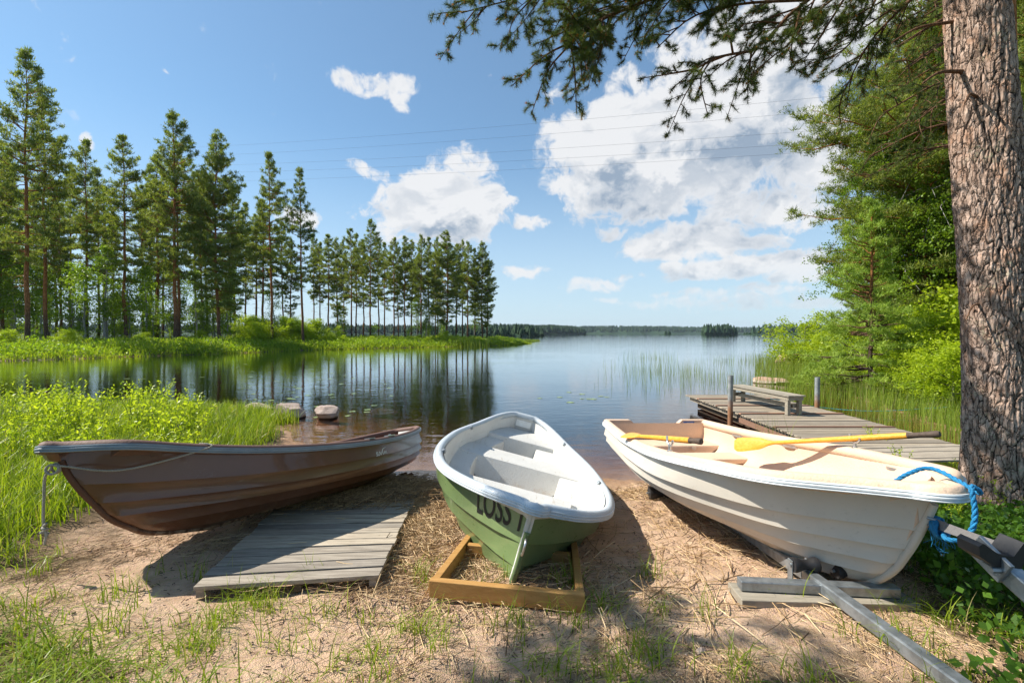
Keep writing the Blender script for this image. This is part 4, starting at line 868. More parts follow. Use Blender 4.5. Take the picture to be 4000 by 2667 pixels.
# ------------------------------------------------------------------ ropes, strap
tipw = BR.W(BR.L - .35, .12, BR.p[1] + .2371 + .03)
eye = BR.W(*(stem_at(BR, 1822) + np.array([.03, 0, 0])))
def bline():
    xr, yr, zr = BR.rail(np.array([.84])); a = BR.W(xr[0], yr[0] - .06, zr[0] + .05); a1 = BR.W(xr[0], yr[0] + .014, zr[0] + .01); m1 = (a1 + eye) / 2 + np.array([-.02, -.10, -.06])
    pts = [BR.W(xr[0] + .02, yr[0] - .10, zr[0] + .02), a, a1, m1, eye + np.array([.03, -.03, .02])]
    o = rope('rope', pts, .007, M['rope_grey'], 'thin grey rope over the bow rail of the brown boat, knotted at its stem')
    k = MB(); r_ = np.random.default_rng(3)
    K = [eye + np.array([math.cos(q * 2.1) * .035, -.03 + .02 * math.sin(q), math.sin(q * 2.1) * .03]) for q in np.linspace(0, 6.3, 30)]
    k.tube(K, .008, 6); Dn = curve3([eye + (-.02, -.03, 0), eye + (-.07, -.02, -.06), eye + (-.08, -.02, -.2), eye + (-.085, -.02, -.36), eye + (-.07, -.02, -.44), eye + (-.08, -.02, -.50)], 30)
    k.tube(Dn, .008, 6); K = [Dn[20] + np.array([math.cos(q * 2.1) * .014, math.sin(q * 3) * .014, (q - 3) * .012]) for q in np.linspace(0, 6.3, 30)]; k.tube(K, .008, 6)
    k.build('hanging_end', M['rope_grey'], smooth=True).parent = o
bline()
weye = WH.W(*(stem_at(WH, 2035) + np.array([.025, 0, 0])))
E1 = WH.W(WH.L - .28, .02, WH.rail(np.array([.93]))[2][0] + .03)
dp = weye[1] - .05
rb = rope('rope', [E1 + (-.05, .05, -.02), E1 + (.0, .0, .05), E1 + (.10, -.04, .085), WH.W(WH.L + .01, .10, WH.rail(np.array([1.]))[2][0] + .03), at_y(3795, 1900, 2.28), at_y(3808, 1990, 2.26), at_y(3800, 2060, 2.26), at_y(3760, 2108, 2.28), at_y(3700, 2105, 2.3), weye + (.06, 0, -.05), weye], .0125, M['rope_blue'], 'thick blue rope looping from inside the bow of the beige boat to its bow eye')
r_ = np.random.default_rng(5); kn = MB(); c0 = weye + np.array([.035, -.01, -.02])
for i in range(5):
    a = r_.uniform(0, 6.28); K = [c0 + .045 * np.array([math.cos(q + a) * r_.uniform(.9, 1.1), math.sin(q * 1.3 + a) * .6, math.sin(q + a)]) for q in np.linspace(0, 6.3, 16)]; kn.tube(curve3(K, 30), .011, 6)
for i in range(26):
    e = c0 + np.array([r_.normal(.03, .04), r_.normal(0, .03), r_.normal(-.09, .03)]); kn.tube(curve3([c0 + r_.normal(0, .02, 3), (c0 + e) / 2 + r_.normal(0, .02, 3), e], 6), .0016, 3)
kn.build('knot', M['rope_blue'], smooth=True).parent = rb
mb = MB(); a_, b_ = weye + np.array([.02, -.0, 0.0]), at_y(4150, 2190, 1.75); sp_ = np.linspace(0, 1, 14); 
G = [[a_ * (1 - q) + b_ * q + np.array([0, sg * .006, sg * .026 * (math.cos(q * 2.6) * .5 + .5) + 0]) + np.array([sg * .0, -.0, -.05 * q * (1 - q)]) for sg in (-1, 1)] for q in sp_]
G = np.array(G); G2 = np.concatenate([G, G[:, ::-1] + np.array([0, .003, 0])], 1); mb.grid(G2, closed_v=True)
st = tag(mb.build('tie_down_strap', M['strap']), 'grey webbing strap stretched from the bow eye of the beige boat to the winch post', 'strap')
hk = MB(); hk.tube(curve3([weye + (-.02, 0, .03), weye + (.02, -.02, .02), weye + (.05, -.01, .0), weye + (.02, 0, -.03), weye + (-.01, 0, -.01)], 16), .009, 8); hk.tube([weye + (.03, 0, 0), weye + (.10, -.01, -.015)], .012, 8); hk.build('hook', M['galv'], smooth=True).parent = st

# ------------------------------------------------------------------ trailer under the beige boat
gA = at_z(3120, 2255, 0.50); 
tr = empty('boat_trailer', (gA[0], gA[1], gz1(gA[0], gA[1])), 0, 'galvanised boat trailer with rollers under the beige boat', 'boat trailer')
def rel(p): return np.asarray(p) - np.array(tr.location)
near_end = at_z(3900, 2790, .60); kn_ = at_z(3150, 2240, .565)
dirn = (kn_ - near_end); dirn /= np.linalg.norm(dirn); 
fe_ = at_z(2905, 2063, .43); far_end = kn_ + (fe_ - kn_) * 2.9; far_end[2] = .10
B1 = MB().beam(rel(near_end), rel(kn_), .07, .07).build('drawbar', M['galv'], tr, bevel=.008)
B2 = MB().beam(rel(kn_ + (0, 0, -.0)), rel(far_end), .07, .07).build('keel_beam', M['galv'], tr, bevel=.008)
c0, c1 = at_z(2886, 2277, .56), at_z(3505, 2307, .56)
MB().beam(rel(c0), rel(c1), .07, .06).build('cross_tube', M['galv'], tr, bevel=.006)
rc = at_z(3132, 2235, .60); 
for dx in (-.055, .055): MB().beam(rel(rc + (dx, .03, -.10)), rel(rc + (dx, .03, .07)), .008, .05, (0, 1, 0)).build('roller_bracket', M['galv'], tr, bevel=.003)
def roller(c, L, r_, nm='keel_roller'):
    c = rel(c); q = np.linspace(-.5, .5, 9); MB().tube([c + np.array([L * a, 0, 0]) for a in q], [r_, r_ * 1.05, r_ * .9, r_ * .72, r_ * .66, r_ * .72, r_ * .9, r_ * 1.05, r_], 18).build(nm, M['black'], tr, smooth=True)
    MB().tube([c - (L * .6, 0, 0), c + (L * .6, 0, 0)], .012, 8).build('roller_axle', M['galv'], tr, smooth=True)
roller(rc + (.03, .02, .04), .16, .045)
roller(rc + (.30, .02, .0), .16, .05)
e2 = far_end + np.array([0, 0, .08]); roller(at_z(2585, 1925, .23), .30, .07)
MB().beam(rel(at_z(2585, 1975, .12)), rel(at_z(2720, 1985, .12)), .05, .05).build('cross_tube', M['galv'], tr, bevel=.005)
# winch post with its rubber V block
wp0, wp1 = at_y(4180, 2450, 1.45), at_y(3905, 2205, 1.62)
wp = empty('winch_post', wp1, 0, 'square steel winch post end with a black rubber V block, at the right edge', 'winch post')
o_ = np.array(wp1); MB().beam(wp0 - o_, (0, 0, 0), .06, .06).build('post_tube', M['galv'], wp, bevel=.006)
MB().beam((-.03, -.05, -.01), (-.03, .06, .05), .015, .09).beam((.03, -.01, -.025), (-.045, .03, .02), .07, .02).build('end_bracket', M['galv'], wp, bevel=.003)
mb = MB(); pr = [(-.12, .09), (-.10, .105), (-.02, .05), (.05, .04), (.10, .11), (.115, .10), (.105, .02), (.09, -.02), (-.04, -.01), (-.115, .04)]
A_ = [(x, -.05, z) for x, z in pr]; B_ = [(x, .05, z) for x, z in pr]; mb.ngon(A_, True); mb.ngon(B_); mb.grid(np.array([A_, B_]), closed_v=True, flip=True); vb = mb.build('v_block', M['black'], wp, bevel=.004); vb.location = (-.03, .0, .02); vb.scale = (.72, .8, .72)
MB().tube([(-.07, -.035, 0), (-.02, -.035, .0)], .011, 8).build('bolt', M['galv'], wp)
# wooden plank under the cross tube
a_, b_ = at_z(2870, 2322, .50), at_z(3545, 2340, .50)
wb = MB().beam(a_, b_, .20, .05).build('wooden_block', M['bench'], bevel=.004); tag(wb, 'thick pale plank lying in the sand under the trailer cross tube', 'plank')

# ------------------------------------------------------------------ timber frame below the green boat
zf = .60
P_nl, P_nr = at_z(1680, 2262, zf), at_z(2285, 2320, zf); P_fl = at_z(1828, 2085, zf - .13); P_fr = at_z(2250, 2125, zf - .14)
fr = empty('boat_cradle', (P_nl[0], P_nl[1], gz1(*P_nl[:2])), 0, 'yellow brown timber frame carrying the green boat', 'boat cradle'); o_ = np.array(fr.location)
dz = np.array([0, 0, -.0475])
ex = (P_nr - P_nl) / np.linalg.norm(P_nr - P_nl); ey = np.cross([0, 0, 1], ex)
MB().beam(P_nl + dz - o_, P_nr + dz - o_, .048, .105).build('front_beam', M['frame'], fr, bevel=.004)
fl2 = P_fl + (P_fl - P_nl) * 1.2; fr2 = P_fr + (P_fr - P_nr) * 1.2
for a, c, nm in ((P_nl + ex * .026, fl2, 1), (P_nr - ex * .026, fr2, -1)):
    d = (c - a) / np.linalg.norm(c - a); MB().beam(a + d * .026 + dz - o_ + (0, 0, -.004), c + dz - o_, .048, .098).build('side_beam', M['frame'], fr, bevel=.004)
ml = P_nl + (fl2 - P_nl) * .36; mr = P_nr + (fr2 - P_nr) * .36
MB().beam(ml + ex * .05 + dz - o_ + (0, 0, -.012), mr - ex * .05 + dz - o_ + (0, 0, -.012), .048, .095).build('cross_beam', M['frame'], fr, bevel=.004)
MB().beam(fl2 + ex * .05 + dz - o_ + (0, 0, -.01), fr2 - ex * .05 + dz - o_ + (0, 0, -.01), .048, .095).build('cross_beam', M['frame'], fr, bevel=.004)

# ------------------------------------------------------------------ platforms of boards beside the brown boat
def platform(name, c00, c10, c01, c11, nb, label, m, th=.028, zoff=0., seed=0):
    """boards run from the c0x side to the c1x side; index x runs away"""
    r_ = np.random.default_rng(seed); c00, c10, c01, c11 = map(np.asarray, (c00, c10, c01, c11)); root = empty(name, (c00[0], c00[1], c00[2]), 0, label, 'boardwalk'); o_ = np.array(root.location)
    for k in range(nb):
        f0, f1 = (k + .06 + .02 * r_.random()) / nb, (k + .94) / nb; e0, e1 = r_.normal(0, .006, 2)
        def P(u, f): return (c00 * (1 - u) + c10 * u) * (1 - f) + (c01 * (1 - u) + c11 * u) * f
        dz_ = r_.normal(0, .0025); q = [P(0 + e0, f0), P(1 + e1, f0), P(1 + e1, f1), P(0 + e0, f1)]
        top = [x + np.array([0, 0, dz_]) - o_ for x in q]; bot = [x - np.array([0, 0, th]) for x in top]
        MB().add(top + bot, [[0, 1, 2, 3], [7, 6, 5, 4], [0, 4, 5, 1], [1, 5, 6, 2], [2, 6, 7, 3], [3, 7, 4, 0]], a=r_.uniform(0, 1)).build('board', m, root, bevel=.003)
    for u in (.035, .55, .965):
        a = (c00 * (1 - u) + c10 * u); c = (c01 * (1 - u) + c11 * u); MB().beam(a - o_ + (0, 0, -th - .026) + (c - a) * .01, c - o_ + (0, 0, -th - .026) - (c - a) * .01, .045, .045).build('joist', M['darkwood'] if u == .55 else m, root)
    return root
def tz(px, py, h): 
    p = at_z(px, py, .4)
    for _ in range(8): p = at_z(px, py, gz1(p[0], p[1]) + h)
    return p
p00, p10, p01, p11 = tz(748, 2292, .085), tz(1478, 2245, .10), tz(1070, 1990, .07), tz(1600, 1990, .075)
platform('boardwalk', p00, p10, p01, p11, 11, 'grey weathered board platform on the sand in front of the brown boat', M['deck'], seed=1)
q01 = p01 + (p01 - p00) * .55 + np.array([.1, .1, 0]); q11 = tz(1656, 1888, .06)
platform('boardwalk', p01 + (p01 - p00) * .03 + (0, 0, -.015), p11 + (p11 - p10) * .03 + (0, 0, -.015), np.array([q01[0], q01[1] , q11[2]]), q11, 7, 'second board platform half buried under straw, reaching to the water', M['deck'], seed=2)

# ------------------------------------------------------------------ jetty, bench, posts
JZ = .35
jt = empty('jetty', (6.1, 10, JZ), 0, 'wooden jetty of grey cross boards running out into the lake', 'jetty'); r_ = np.random.default_rng(4)
yy = 7.15; k = 0; segs = {2: 8.55, 3: 9.9, 4: 11.1, 5: 12.2}
while yy < 13.05:
    w_ = .088; zz = 0; mm = M['jetty']; sx_ = 0
    if any(abs(yy - q) < .05 for q in segs.values()): mm = M['jetty_red']; zz = .022; w_ = .10
    sh = .05 * math.sin(yy * .9); dz_ = -.035 * (max(0, 9.9 - yy) / 2.7)
    MB().add(np.array([[5.0 + r_.normal(0, .012), yy, 0], [7.25 + r_.normal(0, .012), yy, 0], [7.25 + r_.normal(0, .01), yy + w_, 0], [5.0 + r_.normal(0, .01), yy + w_, 0],
                       [5.0, yy, -.028], [7.25, yy, -.028], [7.25, yy + w_, -.028], [5.0, yy + w_, -.028]]) + np.array([-6.1, -10, zz + dz_ + r_.normal(0, .002)]),
             [[0, 1, 2, 3], [7, 6, 5, 4], [0, 4, 5, 1], [1, 5, 6, 2], [2, 6, 7, 3], [3, 7, 4, 0]], a=r_.uniform(0, 1)).build('board', mm, jt)
    yy += w_ + .014; k += 1
for x in (5.12, 6.1, 7.13): MB().beam((x - 6.1, -2.8, -.10), (x - 6.1, 3.0, -.09), .05, .12).build('stringer', M['darkwood'] if x > 5.2 else M['jetty'], jt)
MB().beam((5.02 - 6.1, -2.8, -.17), (5.02 - 6.1, .0, -.14), .04, .10).build('stringer', M['jetty_red'], jt)
fl = MB()
for x in (5.5, 6.7):
    fl.box((x - 6.1, .5, -.24), (.55, 4.6, .18))
fl.build('float', M['darkwood'], jt, bevel=.02)
gp = empty('gangway', (7.4, 6.4, JZ), 0, 'grey board walkway leading from the jetty to the bank behind the beige boat', 'boardwalk')
yy = 0
for k in range(7):
    a = np.array([-2.6, .0 + k * .118, -.05 + .004 * r_.normal()]); c = np.array([1.6, .10 + k * .118, .02]); MB().beam(a, c, .104, .026).build('board', M['deck'], gp)
for x in (-2.3, -.4, 1.4): MB().beam((x, -.06, -.07), (x, .85, -.07), .05, .08).build('joist', M['darkwood'], gp)
def post(px, pyt, y, label):
    p = at_y(px, pyt, y); mb = MB().tube([(0, 0, -1.9), (0, 0, 0)], .055, 14); mb.ngon([(math.cos(a) * .05, math.sin(a) * .05, .003) for a in np.linspace(0, 6.28, 14, endpoint=False)])
    o = mb.build('mooring_post', M['galvpost'], smooth=True, angle=40, loc=tuple(p)); tag(o, label, 'post')
def postmat():
    m, n = mat('rusty_galvanised_pipe'); P = n.pos(); s_ = n.new('ShaderNodeSeparateXYZ'); n.l.new(P, s_.inputs[0]); a = n.noise(P, 8, 5, .65)
    z = n.m('ADD', s_.outputs[2], n.m('MULTIPLY', n.m('SUBTRACT', a, .5), .5)); c = n.mix(n.ss(a, .35, .65), rgb(.21, .235, .24), rgb(.33, .35, .34))
    c = n.mix(n.ss(z, .75, .35), c, rgb(.30, .15, .075)); out(n, princ(n, c, .6, n.bump(a, .2, .01), .35)); return m
M['galvpost'] = postmat()
post(2854, 1466, 10.25, 'grey pipe post at the left side of the jetty'); post(3193, 1474, 10.9, 'grey pipe post at the right side of the jetty')
bn = empty('bench', (5.98, 10.8, JZ), math.radians(7.0), 'weathered wooden bench standing on the jetty', 'bench')
for k in range(3):
    MB().add(np.array([[x, y, z] for z in (.405, .435) for x, y in ((-.205 + k * .138, -1.08), (-.075 + k * .138, -1.08), (-.075 + k * .138, 1.08), (-.205 + k * .138, 1.08))]), [[3, 2, 1, 0], [4, 5, 6, 7], [0, 1, 5, 4], [1, 2, 6, 5], [2, 3, 7, 6], [3, 0, 4, 7]], a=.2 + .3 * k).build('seat_board', M['bench'], bn, bevel=.004)
for x in (-.165, .165):
    MB().box((x, 0, .365), (.03, 2.06, .08)).build('apron', M['bench'], bn, bevel=.003)
for y in (-1.03, 1.03): MB().box((0, y, .365), (.36, .03, .078)).build('apron', M['bench'], bn, bevel=.003)
for x in (-.135, .135):
    for y in (-.97, .97): MB().box((x, y, .203), (.07, .09, .404)).build('leg', M['bench'], bn, bevel=.004)
for y in (-.97, .97): MB().box((0, y + .062, .19), (.27, .03, .09)).build('stretcher', M['bench'], bn, bevel=.003)
MB().box((.0, 0, .19), (.035, 1.95, .085)).build('stretcher', M['bench'], bn, bevel=.003)
rope('rope', [at_z(3010, 1556, JZ + .06), at_z(3200, 1590, .12), at_z(3420, 1605, .1), at_z(3700, 1590, .2)], .008, M['rope_teal'], 'thin teal mooring rope stretched from the jetty towards the right bank')

# ------------------------------------------------------------------ rocks
def rock(loc, size, seed, m, label, name='rock', rz=0.):
    r_ = np.random.default_rng(seed); n1, n2 = 40, 22; th = np.linspace(0, 2 * np.pi, n1, endpoint=False); ph = np.linspace(0, np.pi, n2); T_, P_ = np.meshgrid(th, ph, indexing='ij')
    D = np.stack([np.cos(T_) * np.sin(P_), np.sin(T_) * np.sin(P_), np.cos(P_)], -1); rad = np.ones(T_.shape)
    for _ in range(22):
        n_ = rand_dirs(r_, 1)[0]; c_ = r_.uniform(.58, .90); dd_ = D @ n_; rad = np.minimum(rad, np.where(dd_ > 1e-3, c_ / np.maximum(dd_, 1e-3), 9))
    rad *= 1 + .12 * (fbm(D[..., 0] * 3 + seed, D[..., 1] * 3 + D[..., 2] * 2, 3, seed) - .5)
    G = D * rad[..., None] * np.array(size); return tag_(MB().grid(G, closed_u=True, flip=True).build(name, m, smooth=True, angle=25, loc=loc), label, rz)
def tag_(o, label, rz): o.rotation_euler = (0, 0, rz); tag(o, label, 'rock'); return o
a = at_z(1100, 1640, 0.0); rock((a[0], a[1] + .4, .10), (.58, .42, .30), 3, M['rock'], 'flat broad grey rock at the water edge beyond the brown boat', rz=-.2)
a = at_z(1243, 1640, 0.0); rock((a[0] + .12, a[1] + .3, .08), (.34, .32, .32), 8, M['rock'], 'pointed brownish rock standing in the water right of the flat one', rz=.4)
a = at_z(975, 1622, 0.0); rock((a[0], a[1] + .5, .05), (.5, .4, .22), 12, M['rock'], 'small rock half hidden in grass left of the flat one')
a = at_z(3022, 1498, 0.0); rock((a[0], a[1] + .3, .0), (1.05, .7, .26), 5, M['rock_pink'], 'low pink boulder in the water behind the bench', rz=.1)
a = at_z(3080, 1425, 0.0); rock((a[0], a[1] + .3, .2), (.8, .6, .75), 6, M['rock_pink'], 'pinkish boulder at the reed edge under the outer bush')
a = at_z(1470, 1580, 0.0); rock((a[0], a[1], -.33), (.75, .5, .22), 7, M['rock_pink'], 'orange looking rock lying under the water beyond the brown boat')

a = tz(2735, 2543, .008); rock(tuple(a), (.030, .022, .018), 21, M['rock'], 'small blue grey stone lying on the sand right of the timber frame', name='stone')
# ------------------------------------------------------------------ big pine trunk at the right, with its boughs
def big_trunk():
    root = empty('pine_tree', (5.10, 4.65, gz1(5.10, 4.65)), 0, 'big old pine with thick flaky bark at the right edge', 'tree')
    nz_, nt_ = 900, 300; z = np.linspace(-.15, 7.2, nz_); th = np.linspace(0, 2 * np.pi, nt_, endpoint=False); Z, T_ = np.meshgrid(z, th, indexing='ij')
    R = .300 - .0135 * Z + (.16 + .05 * np.cos(5 * T_ + 1)) * np.exp(-np.maximum(Z + .1, 0) / .30)
    U = T_ / (2 * np.pi); cells = 27; ux = U * cells; uz = Z / .30; 
    wx = (fbm(U * 40, Z * 3, 3, 3) - .5) * 1.0; ux2 = ux + wx * np.sin(np.pi * 1) + (fbm(np.cos(T_) * 3 + 9, Z * 2.5 + np.sin(T_) * 3, 3, 4) - .5) * 1.3; uz2 = uz + (fbm(np.cos(T_) * 3, Z * 3 + np.sin(T_) * 3, 3, 5) - .5) * 1.6
    def F(ux, uz, cells, seed):
        ix, iz = np.floor(ux), np.floor(uz); f1 = np.full(ux.shape, 9.); f2 = f1.copy()
        for a_ in (-1, 0, 1):
            for b_ in (-1, 0, 1):
                cx, cz = np.mod(ix + a_, cells), iz + b_; px = ix + a_ + _h(cx, cz, seed) * .9; pz = iz + b_ + _h(cx, cz, seed + 7) * .9; d = np.hypot(ux - px, uz - pz)
                n1 = np.minimum(f1, d); f2 = np.minimum(np.maximum(f1, d), f2); f1 = n1
        return f1, f2
    f1, f2 = F(ux2, uz2, cells, 1); e = np.clip((f2 - f1) / .16, 0, 1); e = e ** .8; lay = _h(np.floor(ux2 * 1.0), np.floor(uz2), 21)
    g1, g2 = F(ux2 * 2, uz2 * 1.7, cells * 2, 2); e2 = np.clip((g2 - g1) / .25, 0, 1)
    per = _h(np.floor(f1 * 0 + ux2), np.floor(uz2), 9)
    vein = fbm(U * 60, Z * 5, 4, 41); h = e * (.70 + .30 * e2) * np.clip(.55 + vein, 0, 1); hh_ = h * .015 + (fbm(np.cos(T_) * 12, Z * 7 + np.sin(T_) * 12, 5, 8) - .5) * .026 + (fbm(U * 90, Z * 14, 3, 42) - .5) * .012
    R = R + hh_ + .02 * np.cos(3 * T_ + Z) 
    X = R * np.cos(T_) - .066 * Z + .012 * np.sin(Z * 1.3); Y = R * np.sin(T_) + .01 * Z
    G = np.stack([X, Y, Z], -1); MB().grid(G, closed_v=True, a=h, flip=False).build('trunk', M['nearbark'], root, smooth=True)
    # broken branch stubs
    r_ = np.random.default_rng(2)
    for (z, az, L, rr) in ((4.55, 3.3, .42, .022), (4.25, 3.7, .30, .015), (2.2, 3.5, .2, .012), (5.1, 3.0, .5, .018)):
        c = np.array([-.066 * z, .01 * z, z]); d = np.array([math.cos(az), math.sin(az), .0]); P = curve3([c + d * .24, c + d * (.3 + L * .5) + (0, 0, -.03), c + d * (.3 + L) + (0, 0, -.16)], 8)
        MB().tube(P, np.linspace(rr, rr * .4, 8), 7).build('branch_stub', M['twig'], root, smooth=True)
    return root
BT = big_trunk()
TW = np.array(BT.location)

class Bough:
    def __init__(s, seed): s.r = np.random.default_rng(seed); s.w = MB(); s.C = []; s.D = []
    def grow(s, pts, rad, lvl, spacing=(.22, .11, .06), frac=(.38, .30, .3), lens=None, droop=.10, maxl=99, dens=1.0, start=.12):
        P = curve3(pts, max(5, int(6 - lvl) * 2)); L = np.linalg.norm(np.diff(P, axis=0), axis=1).sum(); s.w.tube(P, np.linspace(rad, max(rad * .3, .0025), len(P)), 6 if lvl == 0 else 4, caps=False)
        if lvl >= 3 or L < .14:
            for q in np.arange(.15, 1.01, .14 if L > .12 else .28): s.C.append(P[int(min(q, 1) * (len(P) - 1))]); s.D.append(P[-1] - P[0])
            s.C.append(P[-1]); s.D.append(P[-1] - P[0]); return
        n = max(2, int(L / spacing[lvl] * dens)); T = P[-1] - P[0]; T = T / np.linalg.norm(T)
        for k in range(n):
            f = start + (1 - start) * (k + s.r.uniform(.1, .9)) / n; i = f * (len(P) - 1); i0 = int(min(i, len(P) - 2)); b = P[i0] * (1 - i + i0) + P[i0 + 1] * (i - i0); t_ = P[min(i0 + 1, len(P) - 1)] - P[i0]; t_ /= np.linalg.norm(t_)
            sd = np.cross(t_, rand_dirs(s.r, 1)[0]); sd /= np.linalg.norm(sd); sd[2] *= .6; l = L * frac[lvl] * s.r.uniform(.5, 1.15) * (1.15 - .6 * f)
            l = min(max(l, .08), maxl); d = t_ * .75 + sd * s.r.uniform(.7, 1.1); d /= np.linalg.norm(d)
            e = b + d * l + np.array([0, 0, -droop * l]); m_ = b + d * l * .5 + s.r.normal(0, .06 * l, 3) + (0, 0, .04 * l)
            s.grow([b, m_, e], max(rad * .45, .0035), lvl + 1, spacing, frac, lens, droop, maxl, dens, .2)
        s.C.append(P[-1]); s.D.append(T)
    def needles(s, mb, per=26, ln=.064, wd=.0034):
        C = np.array(s.C); D = np.array(s.D); D = D / (np.linalg.norm(D, axis=1)[:, None] + 1e-9); n = len(C) * per
        d = rand_dirs(s.r, n) + np.repeat(D, per, 0) * .55; d /= np.linalg.norm(d, axis=1)[:, None]; c = np.repeat(C, per, 0) - np.repeat(D, per, 0) * s.r.uniform(0, .05, n)[:, None]
        sd = np.cross(d, rand_dirs(s.r, n)); sd /= np.linalg.norm(sd, axis=1)[:, None] + 1e-9; l = ln * s.r.uniform(.7, 1.2, n)[:, None]
        V = np.stack([c - sd * wd / 2, c + sd * wd / 2, c + d * l], 1); a = np.repeat(s.r.uniform(0, .92, len(C)), per) * .7 + s.r.uniform(0, .2, n)
        # male cones (orange) on some tips
        mb.add(V.reshape(-1, 3), None, np.arange(3 * n).reshape(-1, 3), a=np.repeat(a, 3))
        k = s.r.random(len(C)) < .16; Cc = C[k]; Dc = D[k]; m = len(Cc)
        if m:
            rep = 6; c = np.repeat(Cc, rep, 0) + s.r.normal(0, .006, (m * rep, 3)); d = np.repeat(Dc, rep, 0) + rand_dirs(s.r, m * rep) * .6; sd = np.cross(d, rand_dirs(s.r, m * rep)); sd /= np.linalg.norm(sd, axis=1)[:, None]
            V = np.stack([c - sd * .006, c + sd * .006, c + d * .022], 1); mb.add(V.reshape(-1, 3), None, np.arange(3 * m * rep).reshape(-1, 3), a=np.full(3 * m * rep, 1.0))
def bough_set(parent, origin, lst, seed, name='bough', **kw):
    for k, (pts, rad, dens) in enumerate(lst):
        B = Bough(seed + k); B.grow([np.asarray(p) - origin for p in pts], rad, 0, dens=dens, **kw)
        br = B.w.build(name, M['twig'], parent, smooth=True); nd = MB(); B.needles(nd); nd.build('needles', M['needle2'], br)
dpx = lambda X, Y, y: at_y(X * 4000 / 2352, Y * 4000 / 2352, y)
trunk_top = np.array([4.6, 4.72, 6.4])
lst = [([dpx(1720 - 130 * k, -60, 5.5), dpx(1640 - 130 * k, -25, 5.5), dpx(1570 - 130 * k, 15 + 12 * (k % 2), 5.4)], .012, 1.3) for k in range(5)] + [([dpx(2050, -40 + 30 * k, 5.6), dpx(1960, 0 + 40 * k, 5.7), dpx(1880, 30 + 50 * k, 5.7)], .012, 1.2) for k in range(3)] + [([trunk_top + (0, .1, .6), dpx(1900, -230, 5.6), dpx(1640, -60, 5.8), dpx(1440, 20, 5.7), dpx(1335, 70, 5.5), dpx(1300, 112, 5.4)], .035, 1.0),
       ([dpx(1640, -60, 5.8), dpx(1400, -40, 5.5), dpx(1220, -10, 5.3), dpx(1060, 30, 5.1)], .02, .9),
       ([dpx(1500, -20, 5.75), dpx(1350, 30, 5.9), dpx(1240, 60, 5.9)], .015, 1.0),
       ([trunk_top, dpx(1980, -60, 5.2), dpx(1840, 10, 5.4), dpx(1740, 110, 5.4), dpx(1650, 130, 5.3), dpx(1590, 165, 5.2)], .03, .85),
       ([dpx(1860, 0, 5.4), dpx(1700, 10, 5.6), dpx(1590, 40, 5.6), dpx(1510, 110, 5.5)], .02, 1.1),
       ([dpx(1840, 10, 5.4), dpx(1820, 90, 5.3), dpx(1775, 130, 5.2), dpx(1720, 175, 5.1)], .016, 1.0),
       ([dpx(1950, -20, 5.3), dpx(1900, 60, 5.4), dpx(1870, 105, 5.5), dpx(1840, 150, 5.5)], .014, .9),
       ([trunk_top + (0, 0, -.4), dpx(2060, 30, 5.6), dpx(1990, 110, 5.8), dpx(1930, 230, 6.0)], .022, 1.0),
       ([dpx(1990, -90, 5.6), dpx(1900, 10, 5.7), dpx(1800, 60, 5.8), dpx(1690, 70, 5.7)], .016, 1.1), ([dpx(2040, -60, 5.8), dpx(1980, 60, 5.9), dpx(1930, 120, 5.9), dpx(1850, 150, 5.8)], .016, 1.1), ([dpx(1560, -90, 5.5), dpx(1490, -40, 5.6), dpx(1400, -10, 5.4), dpx(1300, 30, 5.3)], .014, 1.1),
       ([dpx(1760, -60, 5.6), dpx(1640, -10, 5.9), dpx(1540, 30, 6.0)], .014, 1.1)]
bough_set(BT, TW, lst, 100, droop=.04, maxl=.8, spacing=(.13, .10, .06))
# more boughs of the same tree above the picture: they throw the dappled shade on the lower right
lst = [([trunk_top + (0, 0, .8), (3.0, 4.0, 7.2), (1.2, 3.4, 7.1), (-.2, 3.0, 6.7)], .05, .8), ([trunk_top + (0, 0, 1.2), (3.2, 3.2, 7.6), (1.8, 2.2, 7.4), (.6, 1.2, 7.0)], .045, .8),
       ([trunk_top + (0, 0, .4), (3.6, 3.6, 6.6), (2.6, 2.6, 6.3), (1.8, 1.6, 6.0)], .04, .8)]
bough_set(BT, TW, lst, 200, spacing=(.2, .12, .09))
# boughs of the dark pines hanging at the right side of the picture, nearer than the wood
dpn = empty('pine_tree', (8.8, 8.2, .5), 0, 'pine with dark hanging boughs directly left of the big trunk', 'tree'); DO = np.array([8.8, 8.2, .5])
r_ = np.random.default_rng(77); zt2 = np.linspace(0, 1, 10); MB().tube(np.stack([.1 * np.sin(zt2 * 5), 0 * zt2, zt2 * 13], 1), .16 * (1 - zt2) + .03, 12).build('trunk', M['bark'], dpn, smooth=True)
tops = []
for k in range(30):
    Y = -60 + k * 50 if k < 12 else r_.uniform(-50, 620); y = r_.uniform(7.4, 9.6); left = [2075, 2065, 2050, 2060, 2060, 2040, 2020, 2005, 1990, 1980, 1985, 2020][k] if k < 12 else r_.uniform(2040, 2110)
    a = np.array([8.8, 8.2, dpx(2180, Y - 60, 8.2)[2]]); e = dpx(left + r_.uniform(0, 25), Y + 20, y); m_ = (a + e) / 2 + (0, 0, .25)
    tops.append(([a, m_, e], .03, .8)) if Y < 400 else None
bough_set(dpn, DO, tops, 300, spacing=(.16, .12, .09), droop=.15, maxl=.8)

